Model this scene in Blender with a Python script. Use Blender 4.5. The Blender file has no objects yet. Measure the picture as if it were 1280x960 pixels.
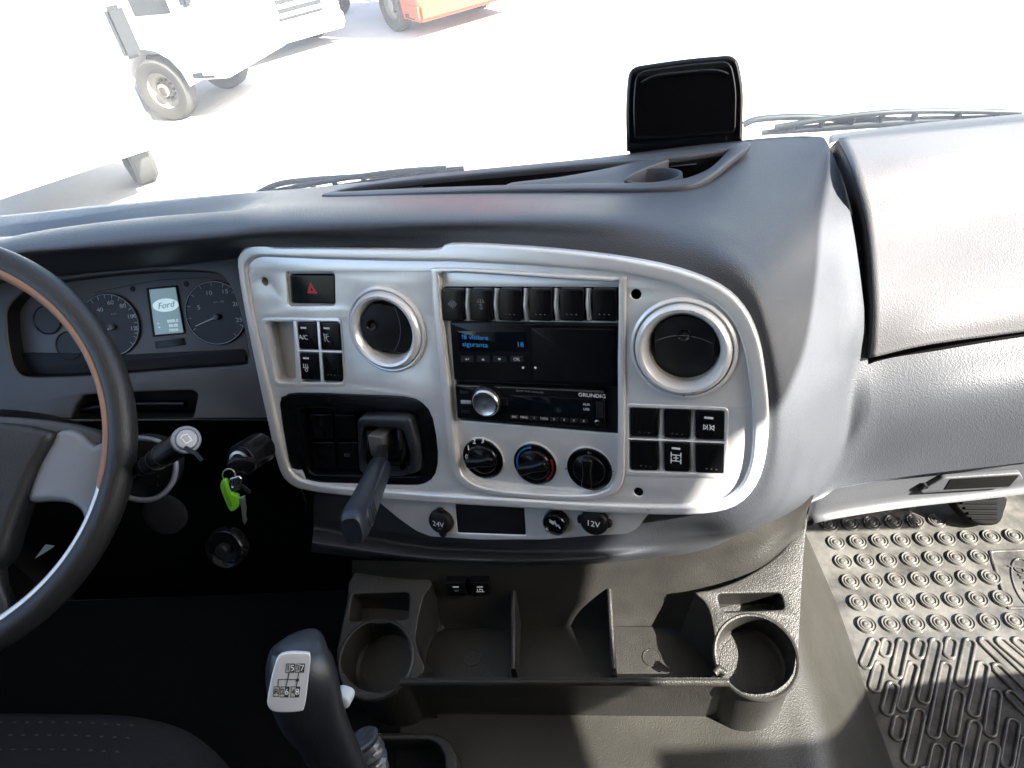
import bpy, bmesh, math, random
from math import radians, sin, cos, pi, sqrt
from mathutils import Vector, Matrix
random.seed(7)
S = bpy.context.scene
COL = S.collection
V = Vector

# ------------------------------------------------------------------ camera
CR = V((0.99117665, 0.05678616, 0.11976718))    # world X (to the passenger side) seen in camera axes
CF = V((0.05407748, 0.65170981, -0.75653813))   # world Y (forward)
CU = V((-0.12101434, 0.75633964, 0.6428887))    # world Z (up)
CAM = V((0, 0, 1.25))
FPX = 850.0
camd = bpy.data.cameras.new('camera')
camd.sensor_width = 36.0
camd.lens = FPX / 1280 * 36.0
camd.clip_start = 0.02
camd.clip_end = 400
cam = bpy.data.objects.new('camera', camd)
COL.objects.link(cam)
R3 = Matrix((CR, CF, CU))                        # camera -> world
cam.matrix_world = Matrix.Translation(CAM) @ R3.to_4x4()
S.camera = cam

# ------------------------------------------------------------------ daylight
SUN = V((.68, -.37, .63)).normalized()           # towards the sun: passenger side, a little behind
w = bpy.data.worlds.new('World'); S.world = w; w.use_nodes = True
nt = w.node_tree; nt.nodes.clear()
sky = nt.nodes.new('ShaderNodeTexSky'); sky.sky_type = 'NISHITA'; sky.sun_disc = False
sky.sun_elevation = math.asin(SUN.z)
sky.sun_rotation = math.atan2(SUN.x, SUN.y)
sky.air_density = 1.0; sky.dust_density = 2.5; sky.ozone_density = 1.0
bg = nt.nodes.new('ShaderNodeBackground'); bg.inputs[1].default_value = 0.095
wo = nt.nodes.new('ShaderNodeOutputWorld')
nt.links.new(sky.outputs[0], bg.inputs[0]); nt.links.new(bg.outputs[0], wo.inputs[0])
sl = bpy.data.lights.new('sun', 'SUN'); sl.energy = 5.0; sl.angle = radians(0.53); sl.color = (1, .95, .87)
so = bpy.data.objects.new('sun', sl); COL.objects.link(so)
so.rotation_euler = SUN.to_track_quat('Z', 'Y').to_euler(); so.location = SUN * 20
S.view_settings.view_transform = 'Standard'; S.view_settings.look = 'None'
S.view_settings.gamma = 1.0; S.view_settings.use_curve_mapping = False
S.view_settings.exposure = 2.85
S.cycles.max_bounces = 8; S.cycles.transparent_max_bounces = 12
S.cycles.caustics_reflective = False; S.cycles.caustics_refractive = False
S.cycles.sample_clamp_indirect = 6.0
S.cycles.use_denoising = True

# ------------------------------------------------------------------ measuring helpers
def ray(px, py):
    c = V(((px - 640) / FPX, (480 - py) / FPX, -1.0)); return R3 @ c
def D(px, py, d): return CAM + ray(px, py) * d
def Z(px, py, z): r = ray(px, py); return CAM + r * ((z - CAM.z) / r.z)
def Y(px, py, y): r = ray(px, py); return CAM + r * (y / r.y)

class Frame:                                     # a plane with its own axes u, v and normal n
    def __init__(s, O, u, v):
        s.O = O.copy(); s.u = u.normalized(); s.v = (v - s.u * v.dot(s.u)).normalized(); s.n = s.u.cross(s.v)
    def W(s, a, b, h=0): return s.O + s.u * a + s.v * b + s.n * h
    def L(s, px, py, h=0):
        p = s.P(px, py, h) - s.O; return (p.dot(s.u), p.dot(s.v))
    def P(s, px, py, h=0):
        r = ray(px, py); t = s.n.dot(s.O + s.n * h - CAM) / s.n.dot(r); return CAM + r * t
    def dep(s, px, py, h=0):
        r = ray(px, py); return s.n.dot(s.O + s.n * h - CAM) / s.n.dot(r)
    def pts(s, l, h=0): return [s.L(x, y, h) for x, y in l]
    def mat(s): 
        m = Matrix((s.u, s.v, s.n)).transposed().to_4x4(); m.translation = s.O; return m
    def shift(s, h): return Frame(s.O + s.n * h, s.u, s.v)

# ------------------------------------------------------------------ materials
MATS = {}
def mat(name, col, rough=.5, metal=0., grain=0., gscale=900., spec=.5, bump=.3, mott=0., coat=0., emit=None, estr=0., mscale=8., sheen=0, dirt_or_tone=None):
    m = bpy.data.materials.new(name); m.use_nodes = True; n = m.node_tree; L = n.links
    b = n.nodes['Principled BSDF']
    b.inputs['Base Color'].default_value = (*col, 1); b.inputs['Roughness'].default_value = rough
    b.inputs['Metallic'].default_value = metal; b.inputs['Specular IOR Level'].default_value = spec
    b.inputs['Coat Weight'].default_value = coat
    if emit: b.inputs['Emission Color'].default_value = (*emit, 1); b.inputs['Emission Strength'].default_value = estr
    tc = n.nodes.new('ShaderNodeTexCoord')
    if grain:
        vo = n.nodes.new('ShaderNodeTexVoronoi'); vo.inputs['Scale'].default_value = gscale
        no = n.nodes.new('ShaderNodeTexNoise'); no.inputs['Scale'].default_value = gscale * .6; no.inputs['Detail'].default_value = 2
        L.new(tc.outputs['Object'], vo.inputs['Vector']); L.new(tc.outputs['Object'], no.inputs['Vector'])
        ad = n.nodes.new('ShaderNodeMath'); ad.operation = 'ADD'
        L.new(vo.outputs['Distance'], ad.inputs[0]); L.new(no.outputs[0], ad.inputs[1])
        bu = n.nodes.new('ShaderNodeBump'); bu.inputs['Strength'].default_value = bump; bu.inputs['Distance'].default_value = grain
        L.new(ad.outputs[0], bu.inputs['Height']); L.new(bu.outputs[0], b.inputs['Normal'])
    if mott:
        no2 = n.nodes.new('ShaderNodeTexNoise'); no2.inputs['Scale'].default_value = mscale; no2.inputs['Detail'].default_value = 8; no2.inputs['Roughness'].default_value = .65
        L.new(tc.outputs['Object'], no2.inputs['Vector'])
        rp = n.nodes.new('ShaderNodeMapRange'); rp.inputs[1].default_value = .35; rp.inputs[2].default_value = .7
        L.new(no2.outputs[0], rp.inputs[0])
        mx = n.nodes.new('ShaderNodeMix'); mx.data_type = 'RGBA'
        mx.inputs[6].default_value = (*[c * (1 - mott) for c in col], 1)
        mx.inputs[7].default_value = (*(dirt_or_tone if dirt_or_tone else [min(1, c * (1 + mott)) for c in col]), 1)
        L.new(rp.outputs[0], mx.inputs[0]); L.new(mx.outputs[2], b.inputs['Base Color'])
        rr_ = n.nodes.new('ShaderNodeMapRange'); rr_.inputs[3].default_value = max(.03, rough - .07); rr_.inputs[4].default_value = min(1, rough + .1)
        L.new(no2.outputs[0], rr_.inputs[0]); L.new(rr_.outputs[0], b.inputs['Roughness'])
    MATS[name] = m; return m
PAD = mat('grained dash plastic', (.044, .048, .056), .46, grain=.0008, gscale=700, bump=.34, mott=.06)
FASC = mat('grey fascia plastic', (.054, .057, .063), .48, grain=.0007, gscale=900, bump=.28, mott=.06)
SURR = mat('instrument surround plastic', (.10, .107, .12), .42, grain=.0006, gscale=900, bump=.25, mott=.05)
LIDM = mat('glovebox lid plastic', (.10, .10, .105), .43, grain=.0008, gscale=700, bump=.34, mott=.05)
CONB = mat('lighter console back', (.019, .0183, .0168), .38, grain=.0009, gscale=700, bump=.35, mott=.1, mscale=18, dirt_or_tone=(.026, .025, .022))  # console plastic in a slightly lighter tone
CONS = mat('console plastic', (.016, .0156, .0145), .40, grain=.0009, gscale=750, bump=.45, spec=.35, mott=.1, mscale=30, dirt_or_tone=(.022, .021, .018))
TUN = mat('tunnel cover plastic', (.016, .0152, .012), .42, grain=.0009, gscale=700, bump=.35, mott=.05, mscale=14, dirt_or_tone=(.019, .018, .0145))
SILV = mat('silver painted plastic', (.83, .83, .83), .29, metal=.38, mott=.035, mscale=30)
CHRO = mat('brushed metal', (.62, .63, .65), .24, metal=1.)
BLKG = mat('glossy black plastic', (.006, .006, .007), .20, spec=.28)
BLKM = mat('matte black plastic', (.009, .009, .010), .5, grain=.0004, gscale=1500, bump=.25, spec=.3)
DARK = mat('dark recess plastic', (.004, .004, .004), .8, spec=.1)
LEAT = mat('steering wheel leather', (.018, .018, .019), .42, grain=.0008, gscale=650, bump=.35)
SPOK = mat('satin grey spoke plastic', (.20, .215, .24), .38, metal=.25, grain=.0004, gscale=900, bump=.25)
WARMREF = mat('tan warm reflection', (.34, .18, .11), .5, grain=.0007, gscale=700, bump=.3)  # tan tone paints the warm reflection on the wheel's inner rim
RUBB = mat('rubber mat', (.045, .0445, .043), .17, grain=.0005, gscale=420, bump=.25, mott=.3, mscale=11, dirt_or_tone=(.13, .126, .115))
PRNT = mat('white print', (.75, .76, .78), .6)
PRND = mat('dim grey print', (.16, .16, .17), .6)
PRNB = mat('black print', (.02, .02, .022), .6)
PRNR = mat('red print', (.75, .05, .05), .5)
LEDW = mat('indicator window', (.8, .8, .8), .4)
CREAM = mat('vent inner wall', (.42, .40, .36), .5)
SCRB = mat('dark screen glass', (.004, .006, .009), .08)
SCRT = mat('blue screen characters', (.01, .05, .12), .4, emit=(.05, .35, .85), estr=.045)
LCD = mat('lit grey blue display', (.10, .15, .17), .35, emit=(.36, .56, .64), estr=.055)
LCDW = mat('pale display symbols', (.3, .35, .36), .35, emit=(.62, .86, .93), estr=.10)
LCDD = mat('display lettering', (.12, .2, .24), .35, emit=(.22, .42, .52), estr=.02)
GFACE = mat('gauge face', (.014, .015, .019), .45)
CLUP = mat('cluster face plastic', (.11, .118, .13), .4)
SEATM = mat('woven seat cloth', (.018, .018, .02), .95, grain=.0015, gscale=900, bump=.6, spec=.2)
GREEN = mat('green key fob plastic', (.15, .46, .02), .35)
KEYM = mat('key metal', (.55, .52, .45), .3, metal=.9)
GLOB = mat('black gloss cover', (.003, .003, .004), .10, spec=.4)
GAIT = mat('gaiter vinyl', (.05, .055, .06), .18, grain=.001, gscale=200, bump=.5)
GRND = mat('dusty concrete ground', (.46, .45, .43), .9, grain=.01, gscale=12, bump=.3, mott=.06, mscale=.8)
TRKW = mat('white truck paint', (.8, .8, .8), .3)
TRKR = mat('red truck paint', (.58, .07, .03), .3)
TRKG = mat('truck grille plastic', (.012, .014, .016), .5)
TYRE = mat('dusty tyre rubber', (.045, .043, .038), .9)
RIMM = mat('painted wheel rim', (.22, .21, .19), .6)
CHAS = mat('chassis steel', (.05, .04, .025), .7)
LAMP = mat('headlight lens', (.5, .5, .5), .1)
CABW = mat('cab lining', (.60, .585, .56), .8)
CABD = mat('dark carpet and shade black', (.004, .004, .0045), .98, spec=.08)

# ------------------------------------------------------------------ object helpers
MW = {}
def empty(name, loc, label, cat, group=None, frame=None):
    o = bpy.data.objects.new(name, None); COL.objects.link(o); o.empty_display_size = .05
    m = frame.mat() if frame else Matrix.Translation(V(loc))
    if frame and loc is not None: m.translation = V(loc)
    o.matrix_world = m; MW[o.name] = m.copy()
    o['label'] = label; o['category'] = cat
    if group: o['group'] = group
    return o
def tag(o, label=None, cat=None, group=None, kind=None):
    if label: o['label'] = label
    if cat: o['category'] = cat
    if group: o['group'] = group
    if kind: o['kind'] = kind
    return o
def mkw(name, vs, fs, m, parent=None, smooth=True, angle=38, label=None):
    """mesh from WORLD coordinates, stored in the parent's local space"""
    if parent is not None:
        P = MW[parent.name]; inv = P.inverted()
    else:
        c = V((0, 0, 0))
        for v in vs: c += V(v)
        c /= max(1, len(vs)); c.z = min(V(v).z for v in vs); P = Matrix.Translation(c); inv = P.inverted()
    me = bpy.data.meshes.new(name)
    me.from_pydata([tuple(inv @ V(v)) for v in vs], [], fs)
    me.update()
    bm = bmesh.new(); bm.from_mesh(me); bmesh.ops.remove_doubles(bm, verts=bm.verts, dist=1e-6)
    bm.to_mesh(me); bm.free()
    if isinstance(m, (list, tuple)):
        for k in m: me.materials.append(k)
    else: me.materials.append(m)
    if smooth:
        me.shade_smooth()
        me.set_sharp_from_angle(angle=radians(angle))
    o = bpy.data.objects.new(name, me); COL.objects.link(o)
    if parent is not None: o.parent = parent; MW[o.name] = P.copy()
    else: o.matrix_world = P; MW[o.name] = P.copy()
    if label: o['label'] = label
    return o
def grid_faces(nu, nv, closeu=False, closev=False):
    f = []
    for i in range(nu - (0 if closeu else 1)):
        for j in range(nv - (0 if closev else 1)):
            a = i * nv + j; b = ((i + 1) % nu) * nv + j; c = ((i + 1) % nu) * nv + (j + 1) % nv; d = i * nv + (j + 1) % nv
            f.append((a, b, c, d))
    return f
def cr(p0, p1, p2, p3, t):
    # centripetal-ish (tension reduced) catmull-rom
    return .5 * ((2 * p1) + (p2 - p0) * t + (2 * p0 - 5 * p1 + 4 * p2 - p3) * t * t + (3 * p1 - p0 - 3 * p2 + p3) * t ** 3)
def spl(pts, n, closed=False, drop0=False, drop1=False):
    pts = [V(p) if not isinstance(p, V) else p for p in pts]; k = len(pts); out = []
    segs = range(k) if closed else range(1 if drop0 else 0, k - 1 - (1 if drop1 else 0))
    for i in segs:
        if closed: a, b, c, d = pts[i - 1], pts[i], pts[(i + 1) % k], pts[(i + 2) % k]
        else:
            b, c = pts[i], pts[i + 1]
            a = pts[i - 1] if i > 0 else 2 * b - c
            d = pts[i + 2] if i + 2 < k else 2 * c - b
        for j in range(n): out.append(cr(a, b, c, d, j / n))
    if not closed: out.append(pts[-2] if drop1 else pts[-1])
    return out
def patch(name, G, nu, nv, m, parent=None, thick=0., du=(False, False), dv=(False, False), cut=None, flip=False, label=None, angle=50):
    """smooth surface through a grid of world points; rows G[i][j]"""
    rows = [spl(r, nv, drop0=dv[0], drop1=dv[1]) for r in G]
    cols = [spl([r[j] for r in rows], nu, drop0=du[0], drop1=du[1]) for j in range(len(rows[0]))]
    U = len(cols[0]); Vn = len(cols)
    vs = [cols[j][i] for i in range(U) for j in range(Vn)]
    fs = grid_faces(U, Vn)
    if flip: fs = [f[::-1] for f in fs]
    if cut: fs = [f for f in fs if not cut((vs[f[0]] + vs[f[1]] + vs[f[2]] + vs[f[3]]) / 4)]
    o = mkw(name, vs, fs, m, parent, angle=angle, label=label)
    if thick:
        md = o.modifiers.new('thickness', 'SOLIDIFY'); md.thickness = thick; md.offset = -1
    return o
def inpoly(x, y, poly):
    c = False; j = len(poly) - 1
    for i in range(len(poly)):
        xi, yi = poly[i][0], poly[i][1]; xj, yj = poly[j][0], poly[j][1]
        if ((yi > y) != (yj > y)) and (x < (xj - xi) * (y - yi) / (yj - yi + 1e-12) + xi): c = not c
        j = i
    return c
def area(p): return .5 * sum(p[i - 1][0] * p[i][1] - p[i][0] * p[i - 1][1] for i in range(len(p)))
def rnd(pts, r, seg=5):
    """round the corners of a polygon (2D); r a number or one per corner"""
    out = []; k = len(pts)
    for i in range(k):
        a, b, c = V(pts[i - 1]), V(pts[i]), V(pts[(i + 1) % k]); rr = r[i] if isinstance(r, (list, tuple)) else r
        if rr <= 0: out.append(tuple(b)); continue
        d1 = a - b; d2 = c - b; l = min(rr, d1.length * .48, d2.length * .48)
        p = b + d1.normalized() * l; q = b + d2.normalized() * l
        for s in range(seg + 1):
            t = s / seg; out.append(tuple((1 - t) ** 2 * p + 2 * t * (1 - t) * b + t * t * q))
    return out
def smooth2(pts, n=4, closed=True):
    return [(p.x, p.y) for p in spl([V((x, y, 0)) for x, y in pts], n, closed=closed)]
def circ(a, b, r, n=40, r2=None): return [(a + r * cos(2 * pi * i / n), b + (r2 or r) * sin(2 * pi * i / n)) for i in range(n)]
def slab(name, outer, holes, h0, h1, bev, m, parent, fr, res=2, label=None, angle=30):
    """flat plate with holes: outline in the frame's own plane, from height h0 to h1, edges rounded"""
    cu = bpy.data.curves.new('tmp', 'CURVE'); cu.dimensions = '2D'; cu.fill_mode = 'BOTH'
    bev = min(bev, abs(h1 - h0) * .49)
    cu.extrude = abs(h1 - h0) / 2 - bev; cu.bevel_depth = bev; cu.bevel_resolution = res; cu.offset = -bev
    for k, pl in enumerate([outer] + list(holes)):
        pl = [(p[0], p[1]) for p in pl]
        q = [pl[0]]
        for p in pl[1:]:
            if (p[0] - q[-1][0]) ** 2 + (p[1] - q[-1][1]) ** 2 > 1e-9: q.append(p)
        if (q[0][0] - q[-1][0]) ** 2 + (q[0][1] - q[-1][1]) ** 2 < 1e-9: q.pop()
        a_ = area(q)
        if (k == 0 and a_ < 0) or (k > 0 and a_ > 0): q = q[::-1]
        s = cu.splines.new('POLY'); s.points.add(len(q) - 1)
        for i, p in enumerate(q): s.points[i].co = (p[0], p[1], 0, 1)
        s.use_cyclic_u = True
    t = bpy.data.objects.new('tmp', cu); COL.objects.link(t)
    dg = bpy.context.evaluated_depsgraph_get(); me = bpy.data.meshes.new_from_object(t.evaluated_get(dg))
    vs = [fr.W(v.co.x, v.co.y, v.co.z + (h0 + h1) / 2) for v in me.vertices]
    fs = [tuple(p.vertices) for p in me.polygons]
    bpy.data.objects.remove(t); bpy.data.curves.remove(cu); bpy.data.meshes.remove(me)
    return mkw(name, vs, fs, m, parent, angle=angle, label=label)
def lathe(name, prof, a, b, m, parent, fr, seg=48, sy=1., label=None, cap=True, h=0.):
    vs = []; k = len(prof)
    for i in range(seg):
        t = 2 * pi * i / seg
        for r, z in prof: vs.append(fr.W(a + r * cos(t), b + r * sin(t) * sy, z + h))
    fs = grid_faces(seg, k, closeu=True)
    if cap and prof[-1][0] > 1e-5: fs.append(tuple(i * k + k - 1 for i in range(seg)))
    return mkw(name, vs, fs, m, parent, label=label)
def tube(name, pts, r, m, parent=None, seg=14, closed=False, cap=True, label=None, flat=None, upv=None):
    """round bar along a world path; r is a number or a list; flat squeezes it along upv"""
    pts = [V(p) for p in pts]; k = len(pts); vs = []
    up = upv or V((0, 0, 1)); 
    for i in range(k):
        if closed: t = pts[(i + 1) % k] - pts[i - 1]
        else: t = pts[min(i + 1, k - 1)] - pts[max(i - 1, 0)]
        t.normalize()
        s = t.cross(up)
        if s.length < 1e-3: s = t.cross(V((1, 0, 0)))
        s.normalize(); q = s.cross(t)
        rr = r[i] if isinstance(r, (list, tuple)) else r
        for j in range(seg):
            an = 2 * pi * j / seg; vs.append(pts[i] + s * (rr * cos(an)) + q * (rr * sin(an) * (flat or 1)))
    fs = grid_faces(k, seg, closeu=closed, closev=True)
    if cap and not closed: fs += [tuple(range(seg))[::-1], tuple((k - 1) * seg + j for j in range(seg))]
    return mkw(name, vs, fs, m, parent, label=label, angle=50)
def box(name, c, s, m, parent=None, rot=None, bev=0., label=None, angle=30):
    bm = bmesh.new(); bmesh.ops.create_cube(bm, size=1)
    bmesh.ops.scale(bm, vec=V(s), verts=bm.verts)
    if bev: bmesh.ops.bevel(bm, geom=list(bm.edges), offset=bev, segments=3, affect='EDGES', profile=.6)
    M_ = Matrix.Translation(V(c)) @ (rot.to_4x4() if rot else Matrix())
    vs = [M_ @ v.co for v in bm.verts]; bm.verts.index_update(); fs = [tuple(v.index for v in f.verts) for f in bm.faces]; bm.free()
    return mkw(name, vs, fs, m, parent, angle=angle, label=label)
def text(name, s, fr, a, b, size, m, parent, h=.0003, rot=0., align='CENTER', xs=1., shear=0., label=None, ext=.00012):
    cu = bpy.data.curves.new('tmp', 'FONT'); cu.body = s; cu.size = size; cu.align_x = align; cu.align_y = 'CENTER'; cu.extrude = ext; cu.shear = shear; cu.resolution_u = 3
    t = bpy.data.objects.new('tmp', cu); COL.objects.link(t)
    dg = bpy.context.evaluated_depsgraph_get(); me = bpy.data.meshes.new_from_object(t.evaluated_get(dg))
    c_, s_ = cos(rot), sin(rot)
    vs = [fr.W(a + v.co.x * xs * c_ - v.co.y * s_, b + v.co.x * xs * s_ + v.co.y * c_, v.co.z + h) for v in me.vertices]
    fs = [tuple(p.vertices) for p in me.polygons]
    bpy.data.objects.remove(t); bpy.data.curves.remove(cu); bpy.data.meshes.remove(me)
    return mkw(name, vs, fs, m, parent, smooth=False, label=label)
def strokes(name, lines, fr, wd, m, parent, h0=0., h1=.0003, label=None):
    """thin printed / moulded lines in a frame plane"""
    vs, fs = [], []
    for l in lines:
        for p, q in zip(l[:-1], l[1:]):
            p, q = V(p), V(q); d = q - p
            if d.length < 1e-6: continue
            d.normalize(); nn = V((-d.y, d.x)) * wd / 2; e = d * wd / 2; k = len(vs)
            for hh in (h0, h1):
                for c in (p - e - nn, q + e - nn, q + e + nn, p - e + nn): vs.append(fr.W(c.x, c.y, hh))
            fs += [(k + 4, k + 5, k + 6, k + 7), (k, k + 1, k + 5, k + 4), (k + 1, k + 2, k + 6, k + 5), (k + 2, k + 3, k + 7, k + 6), (k + 3, k, k + 4, k + 7)]
    return mkw(name, vs, fs, m, parent, smooth=False, label=label)
def oriented(o):
    return o

# ------------------------------------------------------------------ reference planes
def vp(x, y): return ray(x, y).normalized()
pu = -vp(-1460, 332); pv = -vp(800, 2700)
PN = Frame(D(670, 460, .74), pu, pv)             # plane of the silver control panel
CL = Frame(D(200, 400, .95), V((1, .03, 0)), -vp(800, 5900))    # plane of the instrument cluster
CP = Frame(V((.17, .415, .455)), V((1, 0, 0)), V((0, .954, .30)))   # upper plane of the centre console
FL = Frame(V((.5, .7, 0)), V((1, 0, 0)), V((0, 1, 0)))           # floor
# ================================================================== THE SETTING
GZ = -2.2
def sheet(name, x0, x1, y0, y1, z, m, kind='structure', n=1):
    vs = [(x0 + (x1 - x0) * i / n, y0 + (y1 - y0) * j / n, z) for i in range(n + 1) for j in range(n + 1)]
    o = mkw(name, [V(v) for v in vs], grid_faces(n + 1, n + 1), m, smooth=False); o['kind'] = kind; return o
sheet('ground', -150, 150, -60, 240, GZ, GRND)
sheet('cab_floor', -1.2, 1.3, -1.2, 1.25, -.012, CABD)
def wallpiece(name, pts, thick, m):
    """plate through the given quad, real thickness"""
    p = [V(q) for q in pts]; nn = (p[1] - p[0]).cross(p[2] - p[0]).normalized() * thick; k = len(p)
    vs = p + [q + nn for q in p]; fs = [tuple(range(k))[::-1], tuple(range(k, 2 * k))] + [(i, (i + 1) % k, k + (i + 1) % k, k + i) for i in range(k)]
    o = mkw(name, vs, fs, m, smooth=False); o['kind'] = 'structure'; return o
RX, LX = 1.26, -1.25
wallpiece('cab_ceiling', [(LX, -1.2, 1.80), (RX, -1.2, 1.80), (RX, .80, 1.80), (LX, .80, 1.80)], .05, CABW)
wallpiece('cab_rear_wall', [(LX, -1.2, -.01), (RX, -1.2, -.01), (RX, -1.2, 1.8), (LX, -1.2, 1.8)], .05, CABD)
wallpiece('firewall', [(LX, 1.16, -.3), (RX, 1.16, -.3), (RX, 1.16, .66), (LX, 1.16, .66)][::-1], .03, CABD)
# passenger side: open doorway, unseen wall and lintel edges shaped to bound the sunlight
wallpiece('passenger_sun_mask_wall', [(RX, 1.19, -.3), (RX, 1.19, .22), (RX, .60, .22), (RX, .36, .45), (RX, .10, .82), (RX, -.17, 1.25), (RX, -.30, 1.45), (RX, -1.2, 1.45), (RX, -1.2, -.3)][::-1], .006, CABD)
wallpiece('passenger_sun_mask_lintel', [(RX, -1.2, 1.25), (RX, -.45, 1.50), (RX, -.30, 1.56), (RX, -.255, 1.598), (RX, -.205, 1.640), (RX, -.172, 1.726), (RX, -.12, 1.786), (RX, -.05, 1.782), (RX, .20, 1.756), (RX, .37, 1.720), (RX, .50, 1.70), (RX, .80, 1.79), (RX, .80, 1.80), (RX, -1.2, 1.80)], .006, CABW)
# driver's side: wall with a window
wallpiece('driver_side_wall', [(LX, -1.2, -.3), (LX, 1.19, -.3), (LX, 1.19, .88), (LX, -1.2, .88)], -.05, CABD)
wallpiece('driver_side_wall', [(LX, -1.2, .88), (LX, -.75, .88), (LX, -.75, 1.80), (LX, -1.2, 1.80)], -.05, CABW)

# windscreen glass
gm = bpy.data.materials.new('windscreen glass'); gm.use_nodes = True; g = gm.node_tree; g.nodes.clear()
o_ = g.nodes.new('ShaderNodeOutputMaterial'); tr = g.nodes.new('ShaderNodeBsdfTransparent'); tr.inputs[0].default_value = (.93, .96, .95, 1)
gl = g.nodes.new('ShaderNodeBsdfGlossy'); gl.inputs['Roughness'].default_value = .02
tl = g.nodes.new('ShaderNodeBsdfTranslucent'); tl.inputs[0].default_value = (.9, .9, .88, 1)
m1 = g.nodes.new('ShaderNodeMixShader'); m2 = g.nodes.new('ShaderNodeMixShader')
no = g.nodes.new('ShaderNodeTexNoise'); no.inputs['Scale'].default_value = 14; no.inputs['Detail'].default_value = 6
mr = g.nodes.new('ShaderNodeMapRange'); mr.inputs[1].default_value = .3; mr.inputs[2].default_value = .75; mr.inputs[3].default_value = .08; mr.inputs[4].default_value = .15
g.links.new(no.outputs[0], mr.inputs[0]); g.links.new(mr.outputs[0], m1.inputs[0])
g.links.new(tr.outputs[0], m1.inputs[1]); g.links.new(tl.outputs[0], m1.inputs[2])
m2.inputs[0].default_value = .04; g.links.new(m1.outputs[0], m2.inputs[1]); g.links.new(gl.outputs[0], m2.inputs[2])
g.links.new(m2.outputs[0], o_.inputs[0])
def wsy(x, t):  # windscreen: t 0 bottom .. 1 top
    return 1.15 - .24 * t - .10 * (x / 1.2) ** 2
vs = []; NU, NT = 17, 7
for i in range(NU):
    x = -1.22 + 2.46 * i / (NU - 1)
    for j in range(NT):
        t = j / (NT - 1); vs.append(V((x, wsy(x, t), .68 + 1.14 * t)))
ws = mkw('windscreen', vs, grid_faces(NU, NT), gm); tag(ws, 'dusty clear windscreen glass rising behind the dashboard', 'windscreen')

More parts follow.
